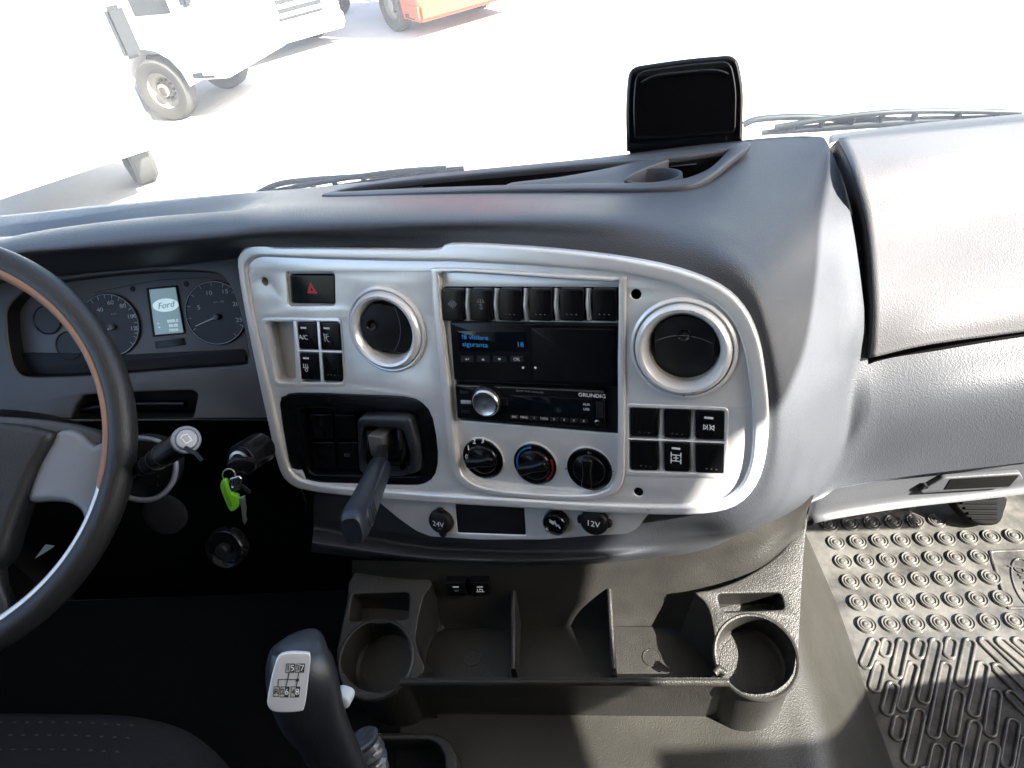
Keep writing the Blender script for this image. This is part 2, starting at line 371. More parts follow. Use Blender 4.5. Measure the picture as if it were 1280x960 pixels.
# ------------------------------------------------------------------ trucks parked outside
def truck(label, wpt, head, paint, L=5.6, Wd=2.45, H=3.1, wheelr=.52, cab=2.1, bz=.42, grill=None, tank=False, fullbody=False, wheel_out=(0,)):
    """front face centre on the ground at wpt, pointing along head"""
    f = V((head[0], head[1], 0)).normalized(); s = V((f.y, -f.x, 0)); O = V((wpt[0], wpt[1], GZ))
    root = empty('truck', O, label, 'truck', group='trucks parked in the yard')
    def T(x, y, z): return O + f * x + s * y + V((0, 0, z))       # x forward, y to its right
    def bx(nm, x0, x1, y0, y1, z0, z1, m, bev=.05, par=root):
        bm = bmesh.new(); bmesh.ops.create_cube(bm, size=1)
        bmesh.ops.scale(bm, vec=V((abs(x1 - x0), abs(y1 - y0), z1 - z0)), verts=bm.verts)
        if bev: bmesh.ops.bevel(bm, geom=list(bm.edges), offset=bev, segments=2, affect='EDGES')
        vs = [T((x0 + x1) / 2 + v.co.x, (y0 + y1) / 2 + v.co.y, (z0 + z1) / 2 + v.co.z) for v in bm.verts]
        bm.verts.index_update(); fs = [tuple(v.index for v in q.verts)[::-1] for q in bm.faces]; bm.free()
        return mkw(nm, vs, fs, m, par, angle=30)
    hw = Wd / 2
    # cab shell: profile extruded across, windscreen raked, wheel arch cut out
    prof = [(0, bz), (.03, 1.35), (-.06, 1.9), (-.30, H - .15), (-.5, H), (-cab, H), (-cab, 1.05), (-cab + .12, 1.0)]
    cx = -1.38
    for k in range(9):
        an = pi * (k / 8); prof.append((cx - (wheelr + .12) * cos(an), .55 + (wheelr + .12) * sin(an)))
    prof += [(cx + wheelr + .14, bz)]
    n = len(prof); vs = [T(x, sd * hw, z) for sd in (-1, 1) for x, z in prof]
    fs = [tuple(range(n)), tuple(range(n, 2 * n))[::-1]] + [(i, n + i, n + (i + 1) % n, (i + 1) % n) for i in range(n)]
    body = mkw('cab_body', vs, fs, paint, root, angle=30)
    md = body.modifiers.new('edges', 'BEVEL'); md.width = .04; md.segments = 2
    bx('front_window', .0, -.14, -hw + .12, hw - .12, 1.72, 2.55, grill or TRKG, .03)
    # bumper, grille bars, lamps
    bx('bumper', .10, -.45, -hw - .03, hw + .03, bz, bz + .36, paint, .07)
    bx('grille', .045, -.05, -.85, .85, bz + .40, bz + 1.10, grill or TRKG, .02)
    for k in range(4): bx('grille_bar', .075, .02, -.88, .88, bz + .46 + .16 * k, bz + .53 + .16 * k, paint, .02)
    for sd in (-1, 1):
        bx('headlight', .075, -.12, sd * .88, sd * (hw - .02), bz + .42, bz + .70, LAMP, .04)
        bx('side_window', -.55, -1.25, sd * (hw - .01), sd * (hw + .012), 1.65, 2.35, TRKG, .01)
        bx('mirror', -.02, -.14, sd * (hw + .06), sd * (hw + .26), 1.75, 2.3, TRKG, .04)
        bx('entry_step', -.18, -.62, sd * (hw - .12), sd * (hw + .02), bz + .02, bz + .12, TRKG, .02)
    # chassis
    for sd in (-1, 1): bx('chassis_rail', -.6, -L, sd * .38, sd * .46, .72, .95, CHAS, .01)
    bx('front_axle', cx + .06, cx - .06, -.95, .95, .42, .56, CHAS, .02)
    if tank:
        for sd in (-1, 1):
            fr = Frame(T(-2.35, sd * .78, .72), s, V((0, 0, 1))); 
            lathe('fuel_tank', [(.001, 0), (.27, 0), (.30, .03), (.30, 1.0), (.27, 1.03), (.001, 1.03)], 0, 0, RIMM, root, fr, 24)
    if fullbody: bx('cargo_box', -cab - .1, -L, -hw, hw, 1.1, H + .2, paint, .04)
    for xx in (cx, -L + .9):
        for sd in (-1, 1):
            fr = Frame(T(xx, sd * (hw - .16), wheelr), f, V((0, 0, 1)))
            if fr.n.dot(s) * sd < 0: fr = Frame(fr.O, -f, V((0, 0, 1)))
            r = wheelr
            wl = lathe('wheel', [(.001, -.02), (r * .36, -.02), (r * .42, .02), (r * .56, .03), (r * .60, .10), (r * .58, .12)], 0, 0, RIMM, root, fr, 28, cap=False)
            lathe('tyre', [(r * .58, -.12), (r * .62, -.14), (r * .93, -.15), (r, -.11), (r, .10), (r * .985, .105), (r * .93, .15), (r * .66, .14), (r * .58, .11)], 0, 0, TYRE, wl, fr, 36, cap=False)
            lathe('hub', [(.09, 0), (.11, .10), (.001, .12)][::1], 0, 0, RIMM, wl, fr, 16, cap=False)
            vs2, fs2 = [], []
            for k in range(10):
                an = 2 * pi * k / 10; a_, b_ = r * .30 * cos(an), r * .30 * sin(an)
                base = len(vs2)
                for hh in (-.02, .03):
                    for q in range(6): vs2.append(fr.W(a_ + .022 * cos(q * pi / 3), b_ + .022 * sin(q * pi / 3), hh))
                fs2 += [tuple(base + 6 + q for q in range(6))] + [(base + q, base + (q + 1) % 6, base + 6 + (q + 1) % 6, base + 6 + q) for q in range(6)]
            mkw('wheel_nut', vs2, fs2, CHAS, wl, smooth=False)
    return root
def gp(px, py, z=0):
    p = Z(px, py, GZ + z); return (p.x, p.y)
# ================================================================== DASHBOARD
def far(c): return [V((1.22, p.y, p.z)) for p in c]
dash = empty('dashboard', (0, .75, .0), 'dark grey grained plastic dashboard wrapping round the silver control panel', 'dashboard')
def pd(px, py, off=0.): return D(px, py, PN.dep(px, py) + off)
# columns run from the panel / cluster side outwards to the windscreen side: F, E, R2, R1, B, Wd
def topcol(F_, E_, R2, R1, B_, W_, zE=.915, zR2=.925, zR1=.915, zB=.88, Fp=None):
    return [Fp if Fp is not None else pd(*F_, .006), Z(*E_, zE), Z(*R2, zR2), Z(*R1, zR1), B_ if isinstance(B_, V) else Z(*B_, zB), W_ if isinstance(W_, V) else Z(*W_, .85)]
G = []
G.append(topcol(None, (-190, 400), (-180, 370), (-170, 350), V((-1.02, .85, .86)), V((-1.15, .92, .80)), zE=.88, zR2=.905, zR1=.905, Fp=CL.P(-160, 400, -.002)))
G.append(topcol(None, (-90, 352), (-85, 335), (-80, 320), V((-.85, .86, .86)), V((-.98, .95, .80)), zE=.895, zR2=.915, zR1=.912, Fp=CL.P(-60, 374, -.002)))
G.append(topcol(None, (9, 327), (9, 312), (9, 297), V((-.75, .84, .86)), V((-.88, .94, .785)), zE=.905, zR2=.922, Fp=CL.P(15, 352, -.002)))
G.append(topcol(None, (80, 320), (80, 302), (80, 284), V((-.66, .84, .86)), V((-.78, .95, .79)), zE=.905, zR2=.922, Fp=CL.P(85, 343, -.002)))
G.append(topcol(None, (180, 312), (180, 290), (180, 272), V((-.56, .84, .862)), V((-.68, .955, .80)), zE=.905, zR2=.923, Fp=CL.P(185, 334, -.002)))
G.append(topcol(None, (270, 304), (270, 282), (270, 265), V((-.455, .84, .866)), V((-.575, .955, .812)), zE=.908, zR2=.924, Fp=CL.P(285, 325, -.002)))
G.append(topcol((335, 312), (335, 295), (335, 278), (335, 261), (338, 251), (345, 241)))
G.append(topcol((450, 314), (450, 292), (450, 276), (450, 258), (440, 245), (425, 232)))
G.append(topcol((600, 314), (600, 290), (600, 275), (600, 257), (595, 240), (585, 213)))
G.append(topcol((745, 322), (750, 298), (753, 276), (757, 258), (758, 236), (755, 196)))
G.append(topcol((838, 338), (855, 308), (868, 284), (880, 262), (895, 230), (910, 177), zE=.908, zR2=.908, zR1=.896))
G.append([pd(885, 353, .006), Z(910, 328, .900), Z(926, 306, .896), Z(946, 284, .886), Z(975, 230, .868), Z(1012, 170, .85)])
G.append([pd(922, 382, .006), pd(944, 362, .010), pd(960, 347, .036), pd(980, 328, .080), pd(1012, 270, .200), Z(1037, 184, .85)])
G.append([pd(946, 428, .006), pd(962, 416, .008), pd(979, 407, .029), pd(1001, 394, .066), pd(1040, 345, .180), Y(1062, 262, .80)])
G.append([pd(957, 488, .006), pd(974, 482, .007), pd(991, 477, .026), pd(1013, 468, .059), pd(1050, 436, .158), Y(1079, 375, .70)])
G.append([pd(959, 540, .006), pd(976, 540, .008), pd(994, 535, .028), pd(1015, 526, .062), Y(1050, 498, .62), Y(1085, 456, .655)])
G.append([pd(953, 585, .006), pd(970, 590, .010), pd(986, 588, .030), pd(1008, 578, .062), Y(1045, 560, .60), Y(1085, 528, .615)])
G.append([pd(935, 617, .006), pd(952, 628, .014), pd(968, 632, .032), pd(985, 632, .055), Y(1012, 622, .565), Y(1045, 610, .595)])
G.append([pd(905, 634, .006), pd(912, 650, .014), pd(922, 660, .030), pd(930, 663, .046), Y(942, 662, .525), Y(960, 650, .54)])
G.append([pd(860, 636, .010), pd(862, 652, .020), pd(866, 664, .034), pd(870, 672, .046), Y(876, 680, .508), Y(882, 686, .52)])
G.append([pd(790, 636, .020), pd(790, 655, .032), pd(794, 672, .042), pd(797, 683, .050), Y(800, 692, .498), Y(802, 699, .51)])
G.append([pd(700, 632, .024), pd(700, 655, .034), pd(700, 676, .042), pd(700, 690, .050), Y(700, 700, .498), Y(700, 707, .51)])
G.append([pd(560, 626, .024), pd(560, 652, .034), pd(560, 675, .042), pd(560, 688, .050), Y(560, 698, .51), Y(560, 706, .52)])
G.append([pd(470, 618, .022), pd(474, 640, .032), pd(478, 662, .040), pd(480, 678, .048), Y(480, 690, .525), Y(478, 700, .535)])
G.append([pd(395, 606, .006), pd(392, 626, .018), pd(392, 645, .034), pd(392, 662, .044), Y(390, 676, .54), Y(388, 690, .55)])
patch('windscreen_ledge', [[g[5], g[5] + V((0, .006, -.004)), V((g[5].x * 1.04, 1.10, .79)), V((g[5].x * 1.04, 1.14, .77))] for g in G[:12]], 5, 3, PAD, dash)
# the opening of the top tray, used to cut the pad
tray_px = [(424, 243), (470, 235), (540, 226), (640, 216), (730, 209), (800, 203), (860, 197), (908, 190), (922, 190), (905, 202), (885, 217), (866, 227), (840, 233), (800, 236), (740, 236), (640, 238), (540, 240), (470, 244), (430, 246)]
tray_w = [Z(x, y, .872) for x, y in tray_px]
tp = [(p.x, p.y) for p in tray_w]
# lower fascia, right of the centre pod; it carries on the sweep of the pad
def fc(a, c, e, ys): return [Y(*a, ys[0]), Y(*c, ys[1]), Y(*e, ys[2])]
Hc = [[G[15][4], G[16][4], G[17][4]], [G[15][5], G[16][5], G[17][5]],
      fc((1180, 437), (1180, 505), (1145, 594), (.655, .612, .604)), fc((1280, 421), (1280, 490), (1280, 578), (.655, .610, .604)),
      fc((1430, 400), (1430, 468), (1430, 556), (.655, .610, .604)), fc((1600, 378), (1600, 446), (1600, 534), (.655, .610, .604))]
Hc.append(far(Hc[-1]))
tops = [G[14][4], G[14][5]] + [2 * h[0] - h[1] for h in Hc[2:]]
bots = [G[18][4], G[18][5]] + [2 * h[2] - h[1] for h in Hc[2:]]
H = [[tops[i]] + h + [bots[i]] for i, h in enumerate(Hc)]
patch('lower_fascia', H, 8, 8, PAD, dash, du=(True, False), dv=(True, True))
for i, g in enumerate(G): g.append(2 * g[5] - g[4])
for k, i in enumerate((15, 16, 17)): G[i][6] = Hc[2][k]
patch('dash_pad', G, 8, 8, PAD, dash, dv=(False, True), cut=lambda c: c.z > .8 and inpoly(c.x, c.y, tp), angle=70)

# tray on top of the dash: rim, floor, tongue and round cup
TF = Frame(Z(650, 225, .874), V((1, .0, .0)), (Z(650, 205, .865) - Z(650, 236, .878)))
rim_o = [(405, 247), (470, 231), (540, 222), (640, 212), (730, 204), (800, 198), (860, 192), (910, 185), (938, 184), (915, 204), (893, 222), (872, 233), (845, 239), (800, 242), (740, 242), (640, 243), (540, 246), (470, 249), (420, 250)]
rim_i = [(428, 243), (470, 236), (540, 228), (640, 219), (730, 211), (800, 206), (860, 199), (903, 193), (908, 194), (888, 214), (866, 225), (840, 231), (800, 233.5), (740, 234), (640, 236), (540, 239), (470, 242), (432, 244)]
tray = empty('dash_top_tray', TF.O, 'long black open tray let into the top of the dashboard', 'tray')
slab('rim', smooth2(TF.pts(rim_o), 3), [smooth2(TF.pts(rim_i), 3)], -.004, .006, .003, PAD, tray, TF)
ri = smooth2(TF.pts(rim_i), 3); n_ = len(ri)
vs = [TF.W(a, b, -.002) for a, b in ri] + [TF.W(a * .995, b * .97, -.075) for a, b in ri]
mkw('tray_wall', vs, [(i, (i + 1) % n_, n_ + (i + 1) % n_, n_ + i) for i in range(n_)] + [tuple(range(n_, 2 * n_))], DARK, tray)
# pale tongue dividing the tray, and the cup at its right end
tg = [(640, 232), (700, 225), (760, 214), (800, 205), (836, 203), (812, 212), (792, 221), (780, 229), (776, 236), (700, 238), (640, 238)]
slab('tongue', smooth2(TF.pts(tg), 3), [], -.05, .0045, .002, PAD, tray, TF)
ca, cb = TF.L(815, 221)
lathe('cup_rim', [(.024, -.05), (.029, -.035), (.032, -.004), (.034, .002), (.037, .002), (.039, -.01), (.035, -.05)], ca, cb, PAD, tray, TF, 40, sy=.8, cap=False)

# gap and glovebox lid on the passenger side
lidL = [Z(1048, 176, .855), Z(1068, 222, .853), Y(1084, 290, .775), Y(1091, 370, .70), Y(1090, 420, .668), Y(1087, 447, .655)]
def lidcol(x, ys, ysY):
    return [Z(x, ys[0], .862), Z(x, ys[1], .862), Y(x, ys[2], ysY[0]), Y(x, ys[3], ysY[1]), Y(x, ys[4], ysY[2]), Y(x, ys[5], ysY[3])]
lid = [lidL, lidcol(1160, (166, 206, 275, 355, 404, 430), (.775, .70, .662, .650)), lidcol(1280, (154, 192, 255, 335, 385, 413), (.775, .695, .658, .648)),
       lidcol(1430, (140, 175, 235, 312, 362, 392), (.775, .69, .655, .645)), lidcol(1600, (124, 158, 215, 290, 340, 370), (.775, .69, .655, .645))]

lid.append(far(lid[-1]))
ld = patch('glovebox_lid', lid, 8, 6, LIDM, dash, thick=.004)
# lid edge turning down into the gap
def ins(a, b, t): return a + (b - a) * t
back = V((.004, .03, -.022))
edge = []
for i, p in enumerate(lidL): edge.append([p, p + V((-.003, .004, -.004)), p + V((-.002, .02, -.018))])
patch('lid_edge', edge, 6, 2, BLKM, dash)
Wg = [Z(1037, 184, .85), Y(1062, 262, .80), Y(1079, 375, .70), Y(1085, 456, .655)]
Lg = [Z(1060, 190, .85), Y(1090, 275, .78), Y(1094, 375, .70), Y(1094, 456, .655)]
patch('gap_seal', [[Wg[i], Wg[i] + V((.006, .012, -.012)), Lg[i] + V((.0, .018, -.02))] for i in range(4)], 8, 3, BLKM, dash)
bot = [Y(1085, 452, .668), Y(1180, 433, .668), Y(1280, 417, .668), Y(1430, 396, .668), Y(1600, 374, .668)]
bot.append(V((1.22, bot[-1].y, bot[-1].z)))
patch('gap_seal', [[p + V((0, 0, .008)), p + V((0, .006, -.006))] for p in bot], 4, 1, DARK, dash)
# far ledge behind the lid, up to the glass
patch('windscreen_ledge', [[Z(x, y + 3, .850), Z(x, y - 4, .846), Z(x, y - 7, .825)] for x, y in ((1036, 178), (1052, 173), (1160, 160), (1280, 149), (1430, 135), (1600, 119), (2300, 53))], 4, 3, PAD, dash)
# lower drawer front below the fascia
lipP = [Y(1020, 620, .60), Y(1045, 611, .60), Y(1145, 595, .618), Y(1280, 579, .622), Y(1430, 557, .622), Y(1600, 535, .622)]
lipP.append(V((1.22, lipP[-1].y, lipP[-1].z)))
dr = patch('lower_drawer', [[p, p + V((0, .012, -.004)), p + V((0, .010, -.058)), p + V((0, .025, -.066)), p + V((0, .30, -.066))] for p in lipP], 5, 4, FASC, dash)
def drw(t, dz, off=0.):   # point on the drawer front
    k = [1045, 1145, 1280, 1430]; 
    return None
DF = Frame(Y(1180, 612, .628), (Y(1280, 579, .63) - Y(1145, 595, .628)), V((0, .05, 1)))
slab('drawer_handle', rnd(DF.pts([(1150, 613), (1180, 596), (1275, 590), (1279, 598), (1262, 609), (1150, 616)], .004), .004), [], -.002, .006, .002, FASC, dr, DF)
slab('handle_recess', rnd(DF.pts([(1180, 612), (1188, 599), (1274, 594), (1262, 608)], .0065), .002), [], .0055, .0068, .0004, DARK, dr, DF)
lathe('screw_head', [(.003, .0), (.003, .007), (.001, .0065), (.0001, .0065)], DF.L(1157, 609, .006)[0], DF.L(1157, 609, .006)[1], BLKM, dr, DF, 12, cap=False)
# ================================================================== SILVER CONTROL PANEL
cp = empty('control_panel', None, 'silver control panel with air vents, black switches and rotary knobs in the dashboard centre', 'control panel', frame=PN)
cp.matrix_world = PN.mat()
L_ = PN.L
def Q(l, h=0): return PN.pts(l, h)
outer = [(299, 332), (302, 316), (312, 307), (333, 303), (345, 307), (400, 308), (480, 310), (545, 311), (563, 304), (620, 306), (700, 312), (780, 322), (850, 337), (900, 357), (930, 384), (948, 422), (957, 470), (961, 520), (957, 570), (945, 606), (920, 631), (880, 641), (820, 642), (740, 639), (640, 633), (540, 627), (440, 619), (385, 612), (362, 602), (349, 580), (335, 520), (320, 450), (308, 390)]
inner = [(310, 340), (313, 327), (325, 321), (345, 321), (400, 323), (480, 325), (545, 326), (563, 326), (620, 329), (700, 334), (780, 342), (845, 356), (888, 374), (915, 400), (929, 434), (937, 478), (941, 523), (939, 568), (929, 600), (908, 620), (878, 629), (820, 630), (740, 627), (640, 621), (540, 615), (440, 608), (390, 602), (370, 593), (359, 574), (346, 517), (331, 450), (319, 394)]
# holes in the face
cell = [(552, 340), (610, 342), (700, 348), (770, 352), (777, 358), (776, 450), (776, 560), (772, 600), (752, 614), (720, 617), (660, 614), (606, 608), (583, 598), (571, 578), (562, 500), (551, 400), (548, 350)]
haz = [(357, 340), (418, 340), (419, 382), (360, 383)]
sw4 = [(329, 400), (424, 400), (430, 480), (345, 480)]
sw6 = [(785, 507), (907, 512), (905, 594), (785, 590)]
hous = [(349, 505), (356, 495), (372, 491), (440, 493), (505, 496), (528, 504), (541, 524), (547, 565), (544, 592), (530, 605), (505, 607), (440, 605), (388, 603), (381, 598), (377, 588), (364, 586), (357, 560)]
def vent_c(px, py, rx): 
    a, b = L_(px, py); return a, b
VL = L_(484, 412); VR = L_(854, 436)
holes = [smooth2(Q(cell), 2), rnd(Q(haz), .005), rnd(Q(sw4), .007), rnd(Q(sw6), .005), smooth2(Q(hous), 2), circ(VL[0], VL[1], .0455), circ(VR[0], VR[1], .0455)]
scr_px = [(331, 352), (795, 368), (798, 615), (375, 597)]
for x, y in scr_px[:3]: a, b = L_(x, y); holes.append(circ(a, b, .0052, 20))
slab('bezel_face', smooth2(Q(inner), 3), holes, -.006, 0, .0012, SILV, cp, PN)
OUT, INN = smooth2(Q(outer), 3), smooth2(Q(inner), 3)
slab('bezel_rim', OUT, [INN], -.014, .0045, .0038, SILV, cp, PN, res=4)
slab('backing', [(a * .985, b * .985) for a, b in INN], [], -.040, -.034, .001, DARK, cp, PN)
# thin groove line inside the rim
mid = [(a * .988 + .0, b * .983) for a, b in INN]
# wall behind the rim down to the pod
n_ = len(OUT); vs = [PN.W(a * .997, b * .997, -.004) for a, b in OUT] + [PN.W(a * .985, b * .985, -.045) for a, b in OUT]
mkw('bezel_side', vs, [(i, (i + 1) % n_, n_ + (i + 1) % n_, n_ + i) for i in range(n_)], BLKM, cp)
for x, y in scr_px[:3]:
    a, b = L_(x, y)
    lathe('screw_well', [(.0052, -.001), (.0045, -.004), (.004, -.014), (.0001, -.014)], a, b, CREAM if x < 400 else BLKM, cp, PN, 20, cap=False)
a, b = L_(375, 596)
lathe('screw_boss', [(.0085, .0), (.0085, .0005), (.0078, .001), (.005, .001), (.0045, -.002), (.0001, -.002)], a, b, SILV, cp, PN, 24, cap=False)

# raised frame round the centre stack
cell_o = [(546, 334), (612, 336), (702, 342), (776, 346), (783, 356), (782, 450), (782, 562), (778, 606), (756, 621), (720, 624), (658, 621), (602, 615), (577, 603), (564, 580), (555, 500), (544, 400), (541, 343)]
slab('stack_frame', smooth2(Q(cell_o), 2), [smooth2(Q([(x + (3 if x < 660 else -3), y) for x, y in cell]), 2)], -.012, .0042, .0022, SILV, cp, PN, res=3)
# centre stack plate, a little recessed, with openings
rad_hole = Q([(560, 403), (773, 406), (774, 546), (571, 528)])
swr_hole = Q([(551, 360), (773, 361), (774, 404), (555, 401)])
KN = [(604, 573), (669, 580), (737, 586)]; KR = .0262
kc = [L_(*k, -.006) for k in KN]
slab('stack_plate', smooth2(Q(cell, -.006), 2), [rnd(swr_hole, .003), rnd(rad_hole, .002)] + [circ(a, b, KR) for a, b in kc], -.012, -.006, .001, SILV, cp, PN)

def keyface(name, px4, r, h0, h1, m, parent, label=None, bev=.0012):
    return slab(name, rnd(Q(px4, h1), r), [], h0, h1, bev, m, parent, PN, res=3, label=label)
def led(par, x, y, wpx=12, h=.0): 
    a, b = L_(x, y, h); slab('indicator', rnd([(a - .0045, b - .0011), (a + .0045, b - .0011), (a + .0045, b + .0011), (a - .0045, b + .0011)], .0006, 2), [], h - .0003, h + .0004, .0001, LEDW, par, PN, res=0)
def dots(par, x, y, h):
    a, b = L_(x, y, h)
    strokes('blank_mark', [[(a + d, b), (a + d + .0006, b)] for d in (-.005, 0, .005)], PN, .0008, PRND, par, h, h + .0002)
def icon(par, x, y, h, shapes, sc=.001, wd=.0007, m=PRNT, rot=0.):
    a, b = L_(x, y, h); c_, s_ = cos(rot), sin(rot)
    strokes('symbol', [[(a + (u * c_ - v * s_) * sc, b + (u * s_ + v * c_) * sc) for u, v in s] for s in shapes], PN, wd, m, par, h, h + .00025)
def cring(r, n=12, cx=0, cy=0): return [(cx + r * cos(2 * pi * i / n), cy + r * sin(2 * pi * i / n)) for i in range(n + 1)]
# row of six keys along the top of the stack
kx = [565.5, 601, 637, 675, 714, 755]; kw = [13.2, 13.5, 14, 14.5, 14.8, 15]
for i, (x, hw) in enumerate(zip(kx, kw)):
    k = keyface('switch', [(x - hw, 361), (x + hw, 361.5), (x + hw + .6, 402), (x - hw + .8, 401)], .0028, -.016, .002, BLKG, cp,
                label='flat black switch with arrow cross symbol' if i < 2 else None)
    if i == 0: icon(k, x, 380, .002, [[(-5, 0), (5, 0)], [(0, -5), (0, 5)], [(-5, 0), (-2, 3)], [(-5, 0), (-2, -3)], [(5, 0), (2, 3)], [(5, 0), (2, -3)], [(-1.5, 3), (-1.5, -3)], [(1.5, 3), (1.5, -3)]], m=PRND)
    elif i == 1: icon(k, x, 380, .002, [[(-4, 2), (4, 2)], [(-4, 2), (-2, 5)], [(4, 2), (2, 5)], [(0, 5), (0, -6)], [(-2, -4), (0, -6), (2, -4)], [(-2, -1), (2, -1)]], m=PRND)
    else: dots(k, x, 393, .002)
for i in range(5):
    x = (kx[i] + kw[i] + kx[i + 1] - kw[i + 1]) / 2
    p0, p1 = L_(x - .3, 362, 0), L_(x + .6, 401, 0)
    tube('divider', [PN.W(p0[0], p0[1], -.006), PN.W((p0[0] + p1[0]) / 2, (p0[1] + p1[1]) / 2, -.0025), PN.W(p1[0], p1[1], -.006)], .0031, SILV, cp, seg=12)
# hazard switch
slab('switch_well', rnd(Q(haz), .005), [rnd(Q([(360, 343), (416, 343), (417, 379), (362, 380)]), .003)], -.016, -.003, .001, CREAM, cp, PN)
hz = keyface('hazard_switch', [(364, 344), (418, 344), (419, 380), (366, 379)], .002, -.02, -.001, BLKG, cp)
hz['label'] = 'black hazard switch with a red triangle'
icon(hz, 389.5, 361, -.001, [[(-6.5, -5), (6.5, -5), (0, 7), (-6.5, -5)], [(-3.6, -3.2), (3.6, -3.2), (0, 3.4), (-3.6, -3.2)]], m=PRNR, wd=.0011)
# four switch block on the left
bl = slab('switch_block', rnd(Q([(326, 397), (427, 397), (433, 483), (342, 483)], 0), .009), [rnd(Q([(332, 402), (426, 402), (430, 478), (346, 478)]), .007)], -.020, .0012, .0011, SILV, cp, PN)
slab('finger_well', rnd(Q([(330, 400), (372, 400), (376, 480), (342, 480)], -.016), .006), [], -.022, -.018, .001, CREAM, cp, PN)
s_px = [((372, 403), (396, 403), (399, 437), (374, 436)), ((400, 403), (424, 403), (427, 438), (402, 437)), ((374, 441), (399, 441), (401, 475), (376, 474)), ((403, 441), (427, 441), (429, 477), (405, 476))]
for i, q in enumerate(s_px):
    k = keyface('switch', q, .0022, -.02, .001, BLKG, cp)
    cx = sum(p[0] for p in q) / 4; cy = sum(p[1] for p in q) / 4
    if i < 3: led(k, cx - 6 if i == 0 else cx - 5, cy - 10, h=.001)
    if i == 0: text('lettering', 'A/C', PN, *L_(cx - 6, cy + 2, .001), .0085, PRNT, k, h=.0012)
    if i == 1: icon(k, cx - 5, cy + 2, .001, [[(-3, -5), (-3, 5), (0, 4), (3, 5)], [(0, 4), (0, -3), (3, -5)], [(-3, 0), (0, 0)], [(1, 2), (3.5, 2)]])
    if i == 2: icon(k, cx - 5, cy + 2, .001, [cring(2, 8, 0, -3), [(-4, 0), (4, 0)], [(-3, 1), (-3, 5)], [(0, 1), (0, 5)], [(3, 1), (3, 5)]])
    if i == 3: dots(k, cx - 2, cy + 10, .001)
slab('divider', rnd(Q([(367, 401), (372, 401), (378, 479), (371, 479)], 0), .001), [], -.02, .0015, .001, SILV, cp, PN)
for q in (((396.5, 402), (400, 402), (405.5, 478), (401.5, 478)), ((373, 437), (427, 438.5), (427.5, 441), (373, 440))):
    slab('divider', rnd(Q(q, 0), .0006), [], -.02, .0012, .0009, SILV, cp, PN)
# six switch block on the right
slab('switch_block', rnd(Q([(782, 504), (911, 509), (909, 598), (782, 594)], 0), .006), [rnd(Q([(787, 509), (906, 513), (904, 592), (787, 588)]), .003)], -.020, .0012, .0011, SILV, cp, PN)
xs = [(788, 822), (830, 862), (869, 905)]
for i in range(3):
    for j in range(2):
        x0, x1 = xs[i]; y0 = (509 if j == 0 else 551) + i * 1.8; y1 = y0 + 37.5
        k = keyface('switch', [(x0, y0), (x1, y0 + 1), (x1 - .3, y1), (x0 + .5, y1 - 1)], .0025, -.018, .0015, BLKG, cp)
        cx = (x0 + x1) / 2; cy = (y0 + y1) / 2
        if (i, j) == (2, 0):
            led(k, cx - 1, cy - 9, h=.0015); icon(k, cx - 1, cy + 3, .0015, [[(-5, -2.5), (-5, 2.5), (-1.5, 0), (-5, -2.5)], [(5, -2.5), (5, 2.5), (1.5, 0), (5, -2.5)], [(-1.4, -2.5), (-1.4, 2.5)], [(1.4, -2.5), (1.4, 2.5)]], wd=.0009)
        elif (i, j) == (1, 1):
            led(k, cx - 1, cy - 11, h=.0015); icon(k, cx - 1, cy + 1, .0015, [[(-5, -6), (-5, -1)], [(5, -6), (5, -1)], [(-5, -3.5), (5, -3.5)], [(-5, 1), (-5, 6)], [(5, 1), (5, 6)], [(-5, 3.5), (5, 3.5)], [(0, -3.5), (0, 3.5)], [(-2, 0), (2, 0)]], wd=.0011)
        else: dots(k, cx + (2 if j else 0), cy + 13, .0015)
for (x, ya, yb) in ((826, 509, 592), (865.5, 511, 594)):
    p0, p1 = L_(x, ya, 0), L_(x - .4, yb, 0)
    tube('divider', [PN.W(*p0, -.007), PN.W((p0[0] + p1[0]) / 2, (p0[1] + p1[1]) / 2, -.0035), PN.W(*p1, -.007)], .0034, SILV, cp, seg=12)
slab('divider', rnd(Q([(786, 547.5), (906, 552), (906, 554.5), (786, 549.5)], 0), .0006), [], -.018, .0012, .0009, SILV, cp, PN)

